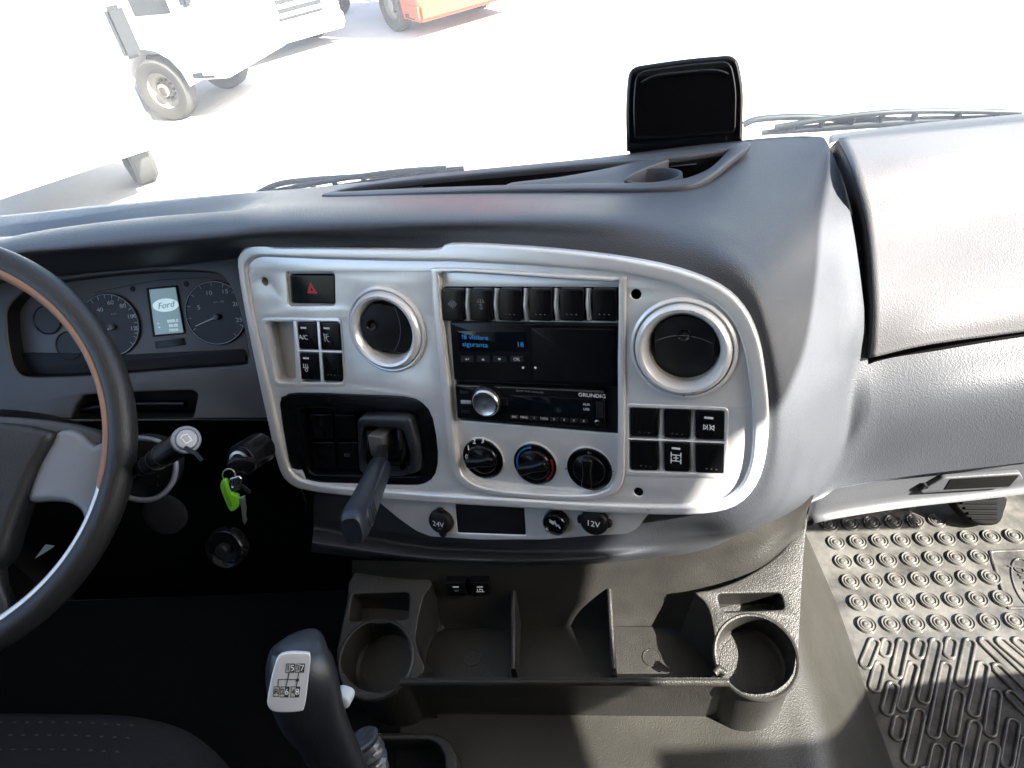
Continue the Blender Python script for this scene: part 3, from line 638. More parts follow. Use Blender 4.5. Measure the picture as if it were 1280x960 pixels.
# air vents
def vent(c, rot, dimple, tilt, label):
    a, b = c
    v = lathe('air_vent', [(.0525, -.002), (.0520, .003), (.0495, .0048), (.0482, .0045), (.0478, .001), (.0474, .001), (.0470, .0045), (.0455, .0085), (.0425, .0105), (.0395, .0098), (.0370, .006), (.0355, .001), (.0348, -.006), (.0345, -.034)], a, b, SILV, cp, PN, 72, label=label)
    lathe('vent_throat', [(.0344, -.002), (.0340, -.010), (.0325, -.030), (.0001, -.030)], a, b, CREAM, v, PN, 48, cap=False)
    # louvre flap: a disc clipped top and bottom, gently domed, turned about its own axis
    R_ = .0337; cl_ = .0285; N = 44; ring = []
    for i in range(N):
        t = 2 * pi * i / N; x, y = R_ * cos(t), R_ * sin(t); y = max(-cl_, min(cl_, y)); ring.append((x, y))
    vs, fs = [], []
    fr = Frame(PN.W(a, b, -.004), PN.u * cos(rot) + PN.v * sin(rot), PN.v * cos(rot) - PN.u * sin(rot))
    fr = Frame(fr.O, fr.u * cos(tilt) + fr.n * sin(tilt), fr.v)
    K = 7
    for side in (1, -1):
        base = len(vs)
        for k in range(K):
            s = 1 - k / (K - 1) * .999
            for x, y in ring:
                hh = .0035 * (1 - s * s) if side == 1 else -.004
                dx, dy = x * s - dimple[0], y * s - dimple[1]; d = sqrt(dx * dx + dy * dy)
                vs.append(fr.W(x * s, y * s, hh))
        for k in range(K - 1):
            for i in range(N):
                q = (base + k * N + i, base + k * N + (i + 1) % N, base + (k + 1) * N + (i + 1) % N, base + (k + 1) * N + i)
                fs.append(q if side == 1 else q[::-1])
    m_ = K * N
    for i in range(N): fs.append((i, m_ + i, m_ + (i + 1) % N, (i + 1) % N))
    fl = mkw('vent_flap', vs, fs, BLKM, v)
    lathe('finger_dimple', [(.0068, .0024), (.0062, .0032), (.0052, .0022), (.003, .0008), (.0001, .0004)], dimple[0], dimple[1], BLKG, fl, fr, 24, cap=False, h=.0015)
    # hinge seam on the flap
    seam = [fr.W(.006 + .009 * (1 - (y / .0285) ** 2), y, .0042 - .0035 * ((y / .0337) ** 2 + .06)) for y in [(-1 + 2 * k / 14) * .0275 for k in range(15)]]
    tube('flap_seam', seam, .00035, PRND, fl, seg=6)
vent(VL, radians(-10), (-.020, .003), radians(-14), 'left round silver air vent with its flap turned')
vent(VR, radians(90), (.0155, -.001), radians(8), 'right round silver air vent with its flap closed')

# rotary climate knobs
def knob(i, ang, label):
    a, b = kc[i]
    k = lathe('climate_knob', [(KR + .0002, -.010), (KR + .0002, -.0045), (KR - .0008, -.0035), (KR - .0022, -.004), (KR - .003, -.006), (.0200, -.006), (.0188, -.002), (.0172, -.0008), (.0001, -.0002)], a, b, BLKG, cp, PN, 48, cap=False, label=label)
    lathe('knob_ring', [(KR + .0018, -.0065), (KR + .0015, -.0045), (KR + .0004, -.0045), (KR + .0002, -.008)], a, b, SILV, k, PN, 48, cap=False)
    c_, s_ = cos(ang), sin(ang)
    def rp(u, v): return (a + u * c_ - v * s_, b + u * s_ + v * c_)
    slab('knob_grip', smooth2([rp(-.006, -.0165), rp(0, -.0190), rp(.006, -.0165), rp(.0052, 0), rp(.006, .0165), rp(0, .0190), rp(-.006, .0165), rp(-.0048, 0)], 4), [], -.002, .0085, .0035, BLKG, k, PN, res=4)
    return k, rp
k0, rp = knob(0, radians(-78), 'fan speed knob with numbers 0 1 2 3')
for s, x, y in (('0', 583.5, 571), ('1', 585.5, 560), ('2', 592.5, 552), ('3', 603.5, 551)):
    text('numeral', s, PN, *L_(x, y, -.003), .0085, PRNT, k0, h=-.0030, ext=.0009)
k1, rp = knob(1, radians(-72), 'temperature knob with blue and red arc')
a, b = kc[1]
def arc(nm, a0, a1, r, m, par, wd=.0016):
    pts = [(a + r * cos(radians(a0 + (a1 - a0) * k / 10)), b + r * sin(radians(a0 + (a1 - a0) * k / 10))) for k in range(11)]
    strokes(nm, [pts], PN, wd, m, par, -.0055, -.0033)
BLU = mat('blue print', (.02, .16, .45), .5)
arc('blue_arc', 100, 205, .0222, BLU, k1); arc('red_arc', -50, 20, .0222, mat('dark red print', (.35, .02, .02), .5), k1)
k2, rp = knob(2, radians(-3), 'air direction knob with its grip upright')
for (x, y) in ((709, 586), (737, 566), (765, 589), (737, 607)):
    icon(k2, x, y, -.0045, [[(-2.2, 0), (2.2, 0)], [(-1, -1.2), (-2.2, 0), (-1, 1.2)]], m=PRND, wd=.0006)

# black recessed housing on the left, with four blank switches and the lever block
hs = smooth2(Q(hous), 2)
slab('lever_housing', hs, [rnd([L_(372, 510), L_(522, 515), L_(531, 596), L_(386, 594)], .014)], -.022, -.0005, .002, BLKG, cp, PN, res=3)
slab('housing_floor', [(p[0], p[1]) for p in hs], [], -.032, -.026, .001, BLKG, cp, PN)
for q in (((386, 518), (414, 518), (417, 549), (389, 549)), ((417, 518), (443, 519), (446, 550), (420, 550)), ((390, 553), (417, 553), (420, 586), (393, 586)), ((421, 553), (446, 553), (448, 587), (423, 587))):
    k = keyface('switch', q, .003, -.027, -.012, BLKG, cp)
icon(k, 434, 569, -.012, [cring(2.2, 10), [(-3.6, -2.4), (-4.3, 0), (-3.6, 2.4)], [(3.6, -2.4), (4.3, 0), (3.6, 2.4)]], m=PRND)
blk_o = [(447, 524), (453, 519), (504, 519), (513, 522), (524, 560), (525, 588), (517, 592), (455, 592), (449, 585)]
blk_i = [(455, 536), (461, 533), (497, 534), (504, 537), (512, 565), (512, 584), (505, 588), (465, 588), (460, 580)]
hb = slab('lever_block', rnd(Q(blk_o, .006), .005), [rnd(Q(blk_i, .006), .006)], -.026, .010, .0055, SPOK if False else mat('dark satin plastic', (.022, .025, .029), .32), cp, PN, res=4)
slab('block_floor', rnd(Q(blk_i, -.004), .005), [], -.014, -.006, .001, BLKG, cp, PN)

# ------------------------------------------------------------------ trailer brake lever
lv = empty('brake_lever', PN.P(478, 560, .012), 'dark blue black hand lever hanging down from the panel housing', 'lever')
p0 = PN.P(480, 546, -.002); p1 = PN.P(478, 562, .016); 
box('pivot_block', PN.P(478, 552, .004), (.022, .030, .030), mat('worn grey pivot', (.09, .09, .09), .3, grain=.0003, gscale=600, bump=.3), lv, rot=Matrix((PN.u, PN.v, PN.n)).transposed(), bev=.004)
for sx in (461, 500):
    tube('side_cheek', [PN.P(sx, 538, .006), PN.P(sx + 1, 560, .012), PN.P(sx + 4, 584, .002)], [.0045, .006, .004], BLKG, lv, seg=14)
end = D(440, 664, .64); sta = D(474, 580, .775)
ax = (end - sta); Ln = ax.length; ax.normalize(); sd = ax.cross(PN.n).normalized(); nn_ = sd.cross(ax).normalized()
if nn_.dot(CAM - sta) < 0: nn_ = -nn_; sd = -sd
def lev(profile, name, m, par):
    vs = []; N = 24
    for t, wd, th, of in profile:
        for k in range(N):
            an = 2 * pi * k / N; e = .62
            x = math.copysign(abs(cos(an)) ** e, cos(an)) * wd; y = math.copysign(abs(sin(an)) ** e, sin(an)) * th
            vs.append(sta + ax * (Ln * t) + sd * x + nn_ * (y + of))
    K = len(profile); fs = grid_faces(K, N, closev=True) + [tuple(range(N)), tuple((K - 1) * N + k for k in range(N))[::-1]]
    return mkw(name, vs, fs, m, par, angle=50)
LVM = mat('satin lever plastic', (.012, .015, .022), .34, grain=.0004, gscale=900, bump=.25)
tube('lever_neck', [p1, ins(p1, sta, .6), sta + ax * .012], [.008, .0085, .010], BLKM, lv, seg=16)
sh = lev([(0, .0085, .008, 0), (.05, .0105, .0095, 0), (.3, .0125, .0105, .001), (.7, .0158, .012, .0012), (.9, .0172, .0125, 0), (.965, .0165, .0115, 0), (1, .0135, .009, 0)], 'lever_grip', LVM, lv)
LF = Frame(sta + ax * (Ln * .5) + nn_ * .0118, -sd, ax * -1)
def lw(s): return .0075 + .0055 * s
slab('thumb_plate', smooth2([(-.0068, .44 * Ln), (.0068, .44 * Ln), (.0085, .1 * Ln), (.0105, -.3 * Ln), (.009, -.37 * Ln), (0, -.395 * Ln), (-.009, -.37 * Ln), (-.0105, -.3 * Ln), (-.0085, .1 * Ln)], 3), [], -.003, .0018, .0012, LVM, sh, LF)
for k in range(3):
    tube('grip_ridge', [LF.W(-.0078, (-.20 - .05 * k) * Ln, .0018), LF.W(.0078, (-.20 - .05 * k) * Ln, .0018)], .0009, LVM, sh, seg=8)

# ------------------------------------------------------------------ tachograph
def rectpx(l): return Q(l)
tc = empty('tachograph', PN.P(668, 443, .0), 'flat black tachograph with a small blue text display above the car radio', 'tachograph', frame=PN)
slab('front_plate', rnd(Q([(562, 403.5), (772, 406.5), (773, 484), (567, 475)], .0), .002), [], -.020, -.001, .001, BLKG, tc, PN)
sc = slab('display', rnd(Q([(572, 414), (656, 414), (657, 440), (574, 440)], 0), .001), [], -.002, .0002, .0003, SCRB, tc, PN)
for s, x, y, al in (('!8 violare', 577, 421, 'LEFT'), ('siguranta', 578, 430, 'LEFT'), ('18', 655, 431, 'RIGHT')):
    a, b = L_(x, y, 0); text('display_text', s, PN, a, b, .0078, SCRT, sc, h=.0004, align=al, xs=1.12)
slab('drawer_front', rnd(Q([(664, 410), (767, 412), (769, 480), (667, 476)], 0), .0015), [], -.003, .0004, .0005, BLKG, tc, PN)
for s, x in (('<', 584), ('^', 604), ('v', 624.5), ('OK', 646)):
    bt = slab('button', rnd(Q([(x - 8, 445), (x + 8, 445.4), (x + 8, 453), (x - 8, 452.6)], 0), .001), [], -.002, .0004, .0004, BLKM, tc, PN)
    a, b = L_(x, 449, .0)
    if s == 'OK': text('lettering', s, PN, a, b, .0052, PRNT, bt, h=.0006)
    elif s == '<': strokes('symbol', [[(a - .0018, b), (a + .002, b), (a + .002, b + .0015)], [(a - .0018, b), (a - .0006, b + .001)], [(a - .0018, b), (a - .0006, b - .001)]], PN, .0005, PRNT, bt, .0004, .0007)
    else:
        d = 1 if s == '^' else -1
        strokes('symbol', [[(a - .001, b - .0007 * d), (a + .001, b - .0007 * d)], [(a - .0005, b + .0002 * d), (a + .0005, b + .0002 * d)]], PN, .0012, PRNT, bt, .0004, .0007)
for x in (654, 669.5):
    a, b = L_(x, 459.5, 0); lathe('card_button', [(.0014, .0), (.0014, .0006), (.0001, .0008)], a, b, PRNT, tc, PN, 12, cap=False)
for x, y in ((567, 408), (767, 418), (569, 470), (769, 474)): a, b = L_(x, y, 0); lathe('plate_screw', [(.0012, -.001), (.001, .0002), (.0001, .0002)], a, b, DARK, tc, PN, 10, cap=False)

# ------------------------------------------------------------------ car radio
rd = empty('car_radio', PN.P(668, 510, .0), 'black car radio with a brushed silver volume knob below the tachograph', 'car radio', frame=PN)
slab('casing', rnd(Q([(566, 476), (773, 485), (774, 546), (571, 528)], .0), .002), [], -.024, -.008, .001, BLKM, rd, PN)
fp = slab('face_plate', rnd(Q([(569, 480), (755, 488), (757, 536), (572, 523)], .002), .0025), [], -.014, .003, .0015, BLKG, rd, PN, res=3)
strokes('trim_line', [Q([(571, 482), (662, 485.5), (752, 490), (755, 500)], .003)], PN, .0008, mat('warm trim strip', (.45, .42, .34), .25, metal=.8), fp, .003, .0036)
slab('display', rnd(Q([(640, 494), (740, 499), (741, 519), (641, 513)], .003), .001), [], .002, .0033, .0002, SCRB, fp, PN)
text('brand_lettering', 'GRUNDIG', PN, *L_(740, 494.5, .003), .0058, PRNT, fp, h=.0032, xs=1.15)
text('lettering', 'CD/MP3  WMA  USB PLAYER', PN, *L_(662, 489.5, .003), .0026, PRND, fp, h=.0032)
kk = L_(607, 503.5, .012)
kb = lathe('volume_knob', [(.0185, .002), (.0185, .006), (.0178, .009), (.0165, .0095), (.0160, .0085)], *kk, BLKG, rd, PN, 48, cap=False)
lathe('knob_cap', [(.0168, .003), (.0166, .012), (.0155, .0145), (.0140, .0155), (.0128, .0150), (.0001, .0158)], kk[0], kk[1], CHRO, kb, PN, 60, cap=False)
for q, m_ in ((((576, 500), (589, 500.6), (589.5, 505), (576.5, 504.4)), PRNT), (((575, 488), (586, 489), (586, 493), (575, 492)), BLKM), (((577, 512), (588, 513), (588, 517), (577, 516)), BLKM), (((629, 496), (635, 497), (635, 507), (629, 506)), BLKM)):
    slab('button', rnd(Q(q, .003), .001), [], .001, .0042, .0008, m_ if m_ is BLKM else mat('grey key', (.4, .4, .42), .4), rd, PN)
for k in range(8):
    x = 643 + k * 12.4; y = 521 + k * .75
    bt = slab('button', rnd(Q([(x - 5.2, y - 2.6), (x + 5.2, y - 2.2), (x + 5.2, y + 2.8), (x - 5.2, y + 2.4)], .003), .0008), [], .001, .0040, .0006, BLKM, rd, PN)
    text('lettering', ['SRC', 'MENU', '1', '2 SCN', '3', '4', '5', '6'][k], PN, *L_(x, y, .004), .0034, PRNT, bt, h=.0042)
slab('usb_flap', rnd(Q([(745, 502), (753, 503), (753.5, 522), (745.5, 521)], .003), .0012), [], .001, .0044, .0008, BLKM, rd, PN)
text('lettering', 'AUX', PN, *L_(733, 505.5, .003), .0038, PRNT, fp, h=.0033); text('lettering', 'USB', PN, *L_(733, 511.5, .003), .0038, PRNT, fp, h=.0033)
lathe('jack', [(.0030, .002), (.0030, .0042), (.0022, .0045), (.0018, .002), (.0001, .002)], *L_(747, 528, .003), CHRO, rd, PN, 20, cap=False)

# ------------------------------------------------------------------ lower socket strip
SF = PN.shift(-.011)
sp = empty('socket_strip', SF.P(640, 655), 'silver strip with power sockets below the control panel', 'socket panel', frame=PN)
def q2(l, h=0): return SF.pts(l, h)
so_ = [(455, 610), (478, 632), (500, 650), (520, 664), (538, 671), (600, 675), (680, 675), (740, 670), (784, 668), (798, 660), (806, 648), (814, 640), (816, 620)]
sp_hole = rnd(q2([(569, 630), (655, 634), (657, 669), (572, 666)]), .0025)
slab('strip_plate', rnd(q2(so_), .006), [sp_hole], -.006, 0, .0015, SILV, sp, SF)
slab('blank_cover', [(p[0], p[1]) for p in sp_hole], [], -.006, -.0005, .0008, BLKM, sp, SF)
def socket(x, y, s, sub, label):
    a, b = SF.L(x, y, .004)
    k = lathe('power_socket', [(.0170, -.002), (.0170, .004), (.0160, .0075), (.0140, .009), (.0001, .0095)], a, b, BLKM, sp, SF, 40, cap=False, label=label)
    return k, a, b
k, a, b = socket(551, 652, '24V', '', 'black socket cap marked 24V')
text('lettering', '24V', SF, a - .001, b - .001, .0105, PRNT, k, h=.0097, rot=-.04); text('lettering', '10A', SF, a, b - .0075, .004, PRND, k, h=.0097)
slab('cap_tab', smooth2([(a - .005, b - .014), (a + .005, b - .014), (a + .004, b - .0225), (a - .003, b - .0225)], 3), [], 0, .006, .002, BLKM, k, SF)
slab('cap_tab', smooth2([(a - .005, b + .012), (a + .005, b + .012), (a + .004, b + .0195), (a - .003, b + .0195)], 3), [], 0, .006, .002, BLKM, k, SF)
k, a, b = socket(743, 652, '12V', '', 'black socket cap marked 12V')
text('lettering', '12V', SF, a, b, .0105, PRNT, k, h=.0097, rot=-.04)
for sg in (-1, 1): slab('cap_tab', smooth2([(a + sg * .013, b - .005), (a + sg * .020, b - .004), (a + sg * .020, b + .004), (a + sg * .013, b + .005)], 3), [], 0, .006, .002, BLKM, k, SF)
a, b = SF.L(695, 652, .004)
k = lathe('cigarette_lighter', [(.0155, -.002), (.0155, .006), (.0148, .0105), (.0130, .0125), (.0120, .0115), (.0110, .0085), (.0001, .0080)], a, b, BLKG, sp, SF, 44, cap=False, label='round black lighter with a white smoke symbol')
strokes('symbol', [[(a - .006, b + .004), (a - .001, b + .001)], [(a - .006, b + .0015), (a - .002, b - .001)], [(a + .0, b + .003), (a + .002, b - .003), (a + .004, b - .0015), (a + .006, b - .005)]], SF, .0016, PRNT, k, .008, .0086)
# ================================================================== CENTRE CONSOLE
cs = empty('centre_console', (0, .45, .34), 'black plastic centre console with open tray and two cup holders under the panel', 'console')
cR = CP.L(945, 820); cLp = CP.L(470, 823)
RC = .0455
def c2(l, h=0): return CP.pts(l, h)
# right deck: rises towards the dashboard, holds a slot and the cup holder
deckR = [(868, 741), (886, 738), (915, 729), (945, 714), (975, 692), (1000, 660), (1010, 640), (1006, 680), (1002, 740), (999, 800), (997, 822), (994, 842), (982, 858), (965, 868), (945, 871), (925, 867), (908, 857), (899, 845), (893, 830), (893, 800), (888, 770), (880, 752)]
slotR = [(896, 743), (976, 741), (981, 762), (902, 765)]
circR = circ(cR[0], cR[1], RC, 56)
slab('deck', smooth2(c2(deckR), 2), [rnd(c2(slotR), .006), circR], -.005, .001, .0022, CONS, cs, CP, res=3)
deckL = [(446, 712), (520, 716), (541, 730), (530, 745), (519, 800), (531, 832), (524, 846), (512, 852), (500, 862), (480, 868), (460, 867), (440, 858), (427, 842), (421, 822), (424, 800), (434, 750)]
slotL = [(440, 743), (512, 741), (510, 774), (436, 777)]
circL = circ(cLp[0], cLp[1], RC, 56)
slab('deck', smooth2(c2(deckL), 2), [rnd(c2(slotL), .006), circL], -.005, .001, .0022, CONS, cs, CP, res=3)
for c, hole in ((cR, slotR), (cLp, slotL)):
    lathe('cup_holder', [(RC + .0045, -.006), (RC + .004, .001), (RC + .002, .0028), (RC, .002), (RC - .001, -.002), (RC - .0025, -.052), (RC - .006, -.056), (.0001, -.057)], c[0], c[1], CONS, cs, CP, 72, cap=False)
    lathe('cup_floor_ring', [(.034, -.0568), (.0345, -.0555), (.0352, -.0568)], c[0], c[1], CONS, cs, CP, 60, cap=False)
    hp = rnd(c2(hole), .006); n = len(hp)
    vs = [CP.W(a, b, -.003) for a, b in hp] + [CP.W(a, b - .002, -.045) for a, b in hp]
    mkw('slot_wall', vs, [(i, (i + 1) % n, n + (i + 1) % n, n + i) for i in range(n)] + [tuple(range(n, 2 * n))], CONS, cs)
# outer skins of the two cup blocks down to the tunnel
def skirt(name, px, zb, spread=0.004):
    top = [CP.P(x, y, -.002) for x, y in px]; pts = spl(top, 5)
    vs = []; k = 5
    for j in range(k):
        t = j / (k - 1)
        for p in pts:
            o = (p - V((CP.W(*cR).x if p.x > 0 else CP.W(*cLp).x, CP.W(*cR).y, p.z))); o.z = 0; o = o.normalized() * spread * (-1 if True else 1) * t
            vs.append(V((p.x, p.y, p.z + (zb - p.z) * t)) + o)
    n = len(pts); fs = [(j * n + i, j * n + i + 1, (j + 1) * n + i + 1, (j + 1) * n + i) for j in range(k - 1) for i in range(n - 1)]
    return mkw(name, vs, fs, CONS, cs)
skirt('cup_block', [(1009, 640), (1005, 680), (1001, 740), (998.5, 800), (996.5, 822), (993.5, 842), (981.5, 857.5), (965, 867.5), (945, 870), (925, 866.5), (908, 856.5), (898, 846), (890, 845)], .325)
skirt('cup_block', [(530, 852), (512, 853), (500, 861.5), (480, 867.5), (460, 866.5), (440, 857.5), (427.5, 842), (421.5, 822), (424.5, 800), (434.5, 750), (446, 714)], .325)
# tray: floor, front wall, walls
zt = .402
TR = Frame(V((0, .44, zt)), V((1, 0, 0)), V((0, 1, 0)))
def yw(px, py, z): return Z(px, py, z)
flo = [(519, 790), (655, 784), (740, 783), (815, 783), (860, 800), (896, 826), (908, 846), (899, 852), (700, 850), (530, 850), (519, 840)]
slab('tray_floor', [TR.L(*p) for p in flo], [], -.004, 0, .0005, CONS, cs, TR)
# front wall of the tray: a rounded rail that runs between the cup blocks
fw = []
for x in (500, 560, 650, 765, 860, 912):
    t = Z(x, 851, .4565); fw.append([t + V((0, .006, -.056)), t + V((0, .0045, -.006)), t + V((0, .0025, 0)), t + V((0, -.002, .0)), t + V((0, -.004, -.006)), t + V((0, .004, -.016)), t + V((0, .012, -.125))])
patch('tray_front_wall', fw, 5, 5, CONS, cs, angle=60)
tube('tray_nib', [Z(893, 842, .460), Z(899, 836, .461), Z(907, 842, .460)], [.004, .0055, .004], CONS, cs, seg=12)
# back wall of the tray rising in a sweep to the underside of the dashboard pod
bw = [
      [(440, 700, .525), (440, 715, .49), (438, 745, .45), (436, 800, .40)],
      [(520, 702, .52), (522, 735, .47), (522, 770, .425), (522, 788, .400)],
      [(600, 703, .515), (603, 735, .468), (606, 768, .420), (608, 785, .401)],
      [(700, 703, .512), (700, 735, .468), (700, 765, .424), (700, 784, .401)],
      [(765, 700, .512), (764, 730, .470), (763, 762, .424), (763, 783, .401)],
      [(830, 693, .517), (828, 725, .472), (825, 760, .425), (822, 783, .401)],
      [(885, 682, .526), (884, 706, .490), (880, 742, .452), (868, 790, .401)],
      [(945, 657, .540), (945, 682, .512), (945, 712, .483), (930, 760, .42)],
      [(985, 634, .552), (985, 652, .530), (985, 678, .500), (975, 720, .44)],
      [(1018, 618, .562), (1013, 630, .545), (1008, 645, .52), (1003, 700, .46)]]
patch('console_back', [[Z(*p) for p in r] for r in bw], 6, 6, CONB, cs, angle=70)
# side wall between tray and right cup block, with a flare
sw = [[CP.P(868, 742, 0), Z(856, 775, .425), Z(850, 792, .402)], [CP.P(882, 757, 0), Z(872, 795, .42), Z(866, 806, .402)], [CP.P(889, 775, 0), Z(884, 812, .42), Z(880, 822, .402)], [CP.P(893, 800, 0), Z(894, 826, .42), Z(893, 836, .402)], [CP.P(896, 845, 0), Z(900, 846, .42), Z(900, 850, .402)]]
patch('tray_side_wall', sw, 5, 4, CONS, cs, flip=True)
sw = [[CP.P(541, 730, 0), Z(552, 768, .42), Z(556, 786, .402)], [CP.P(528, 752, 0), Z(540, 785, .42), Z(542, 796, .402)], [CP.P(520, 798, 0), Z(530, 822, .42), Z(532, 826, .402)], [CP.P(531, 832, 0), Z(540, 840, .42), Z(541, 842, .402)], [CP.P(524, 847, 0), Z(530, 850, .42), Z(532, 852, .402)]]
patch('tray_side_wall', sw, 5, 4, CONS, cs)
# two upright dividers
for x0, yt in ((648, 752), (764, 756)):
    a = Z(x0, 783, zt); b = Z(x0 + 2, 848, zt)
    xx = a.x
    top = [V((xx, a.y + .018, zt + .062)), V((xx, a.y + .006, zt + .062)), V((xx, a.y - .012, zt + .058)), V((xx, a.y - .035, zt + .045)), V((xx, b.y + .012, zt + .036)), V((xx, b.y - .002, zt + .03))]
    vs = []; tp2 = spl(top, 4)
    for p in tp2:
        for dx, dz in ((-.0038, -1), (-.0034, -.004), (-.0022, -.0006), (0, .0004), (.0022, -.0006), (.0034, -.004), (.0038, -1)):
            vs.append(V((p.x + dx, p.y, (zt - .002) if dz == -1 else p.z + dz)))
    n = 7; fs = grid_faces(len(tp2), n); fs += [tuple(range(n)), tuple((len(tp2) - 1) * n + k for k in range(n))[::-1]]
    mkw('tray_divider', vs, fs, CONS, cs, angle=45)
# round pad mark on the tray floor
a, b = TR.L(815, 822); lathe('floor_plug', [(.0125, -.0005), (.0122, .0010), (.0110, .0012), (.0105, .0006), (.0001, .0006)], a, b, CONS, cs, TR, 32, cap=False)
a, b = TR.L(590, 822); lathe('floor_plug', [(.0125, -.0005), (.0122, .0010), (.0110, .0012), (.0105, .0006), (.0001, .0006)], a, b, CONS, cs, TR, 32, cap=False)
# pale scuff scratches on the back wall
SW = Frame(Z(800, 745, .448), V((1, 0, 0)), Z(800, 705, .502) - Z(800, 775, .410))
SCR = mat('scuffed scratch', (.30, .25, .17), .6)
sc1 = spl([V((*SW.L(x, y), 0)) for x, y in ((752, 742), (757, 748), (762, 754))], 4)
# two small switches under the lip
WF = Frame(Z(590, 735, .470), V((1, 0, .0)), Z(600, 715, .50) - Z(603, 750, .446))
for x, ch in ((571, 'i'), (601, 'm')):
    a, b = WF.L(x, 734, .006)
    k = slab('console_switch', rnd([(a - .0125, b - .013), (a + .0125, b - .013), (a + .0125, b + .013), (a - .0125, b + .013)], .002), [], -.008, .010, .0018, BLKG, cs, WF)
    slab('indicator', rnd([(a - .004, b + .0045), (a + .004, b + .0045), (a + .004, b + .0062), (a - .004, b + .0062)], .0005, 2), [], .0098, .0106, .0001, LEDW, k, WF, res=0)
    if ch == 'm': strokes('symbol', [[(a - .004, b - .004), (a - .004, b + .001)], [(a - .001, b - .004), (a - .001, b + .0015), (a + .0025, b + .0005), (a + .0025, b - .004)], [(a - .0055, b - .004), (a + .004, b - .004)]], WF, .001, PRNT, k, .0099, .0103)
    else: strokes('symbol', [[(a - .003, b - .001), (a + .003, b - .001)], [(a - .002, b - .0028), (a + .002, b - .0028)]], WF, .0008, PRND, k, .0099, .0103)

# ------------------------------------------------------------------ tunnel cover under the console
tg_ = [[(-200, 760, .30), (-200, 860, .30), (-200, 960, .30), (-200, 1060, .30), (-200, 1200, .30)],
       [(420, 740, .34), (420, 850, .34), (420, 930, .335), (420, 1000, .335), (420, 1150, .34)],
       [(700, 740, .34), (700, 850, .34), (700, 920, .335), (700, 1000, .335), (700, 1150, .34)],
       [(880, 740, .345), (880, 850, .34), (885, 920, .335), (890, 1000, .335), (900, 1150, .34)],
       [(965, 720, .35), (965, 800, .345), (975, 920, .333), (985, 1000, .333), (1000, 1150, .34)],
       [(996, 668, .345), (1000, 760, .32), (1024, 870, .315), (1046, 980, .315), (1070, 1120, .315)],
       [(1002, 664, .20), (1022, 750, .20), (1054, 870, .20), (1084, 980, .20), (1122, 1120, .20)],
       [(1004, 664, .08), (1038, 755, .08), (1072, 868, .08), (1106, 980, .08), (1150, 1120, .08)],
       [(1006, 664, .0), (1047, 758, .0), (1084, 866, .0), (1124, 980, .0), (1172, 1120, .0)]]
dm = patch('driver_shade_sheet', [[Z(*q) + V((0, 0, .004)) for q in r] for r in ([(-500, 740, .30), (-500, 850, .30), (-500, 930, .30), (-500, 1000, .30), (-500, 1150, .30)], tg_[0], tg_[1], [(505, 740, .34), (505, 850, .34), (500, 920, .335), (490, 1000, .335), (480, 1150, .34)])], 5, 6, CABD, None)  # black layer over the tunnel, footwell shade painted as its colour
tag(dm, 'black sheet left of the console with the driver side shade in its colour', None, kind='structure')
tn = patch('tunnel_cover', [[Z(*p) for p in r] for r in tg_], 7, 6, TUN, None, angle=80)
tag(tn, 'olive grey plastic engine tunnel cover sloping down beside the rubber mat', 'tunnel cover')

# ------------------------------------------------------------------ open storage box behind the gear lever
BF = Frame(Z(520, 940, .372), V((1, .02, 0)), V((0, 1, .05)))
bo = [(440, 1040), (430, 916), (540, 916), (560, 922), (571, 940), (576, 1040)]
bi = [(452, 1040), (446, 925), (536, 925), (548, 930), (556, 944), (560, 1040)]
bx_ = empty('storage_box', BF.O, 'black open storage box with a rounded rim behind the gear lever', 'storage box')
slab('rim', rnd(BF.pts(bo), [.0, .02, .004, .012, .015, 0]), [rnd(BF.pts(bi), [.004, .012, .004, .01, .012, .004])], -.036, .002, .004, CONS, bx_, BF, res=3)
slab('box_floor', rnd(BF.pts(bo), .01), [], -.04, -.034, .001, DARK, bx_, BF)
# ================================================================== INSTRUMENT CLUSTER
def c5(l, h=0): return CL.pts(l, h)
cl_o = [(8, 405), (10, 385), (32, 362), (60, 353), (112, 346), (160, 341), (212, 338), (262, 340), (278, 346), (289, 362), (301, 396), (310, 440), (309, 450), (301, 456), (230, 461), (162, 466), (90, 470), (37, 471), (20, 463), (12, 440)]
fas = [(-150, 395), (-60, 362), (10, 350), (80, 343), (180, 334), (250, 327), (300, 320), (318, 330), (330, 400), (340, 470), (348, 527), (240, 526), (130, 527), (0, 531), (-150, 540)]
pocket = [(87, 523), (92, 508), (104, 494), (170, 490), (240, 488), (247, 493), (241, 522)]
slab('cluster_surround', rnd(c5(fas), .003), [smooth2(c5(cl_o), 3), rnd(c5(pocket), .004)], -.012, .0, .0035, SURR, dash, CL, res=4)
pk = rnd(c5(pocket), .004); n = len(pk)
mkw('pocket_wall', [CL.W(a, b, -.003) for a, b in pk] + [CL.W(a, b, -.06) for a, b in pk], [(i, (i + 1) % n, n + (i + 1) % n, n + i) for i in range(n)] + [tuple(range(n, 2 * n))], BLKM, dash)
tube('pocket_bar', [CL.P(98, 512, -.02), CL.P(160, 505, -.02), CL.P(232, 505, -.02)], .006, BLKG, dash, seg=12)
ic = empty('instrument_cluster', CL.P(160, 405), 'dark instrument cluster with two round gauges and a lit display behind the steering wheel', 'instrument cluster', frame=CL)
ho = smooth2(c5(cl_o), 3); n = len(ho); hm = -.022
mkw('shroud', [CL.W(a, b, -.002) for a, b in ho] + [CL.W(a * .99 + .0, b * .97, hm) for a, b in ho], [(i, (i + 1) % n, n + (i + 1) % n, n + i) for i in range(n)], BLKM, ic)
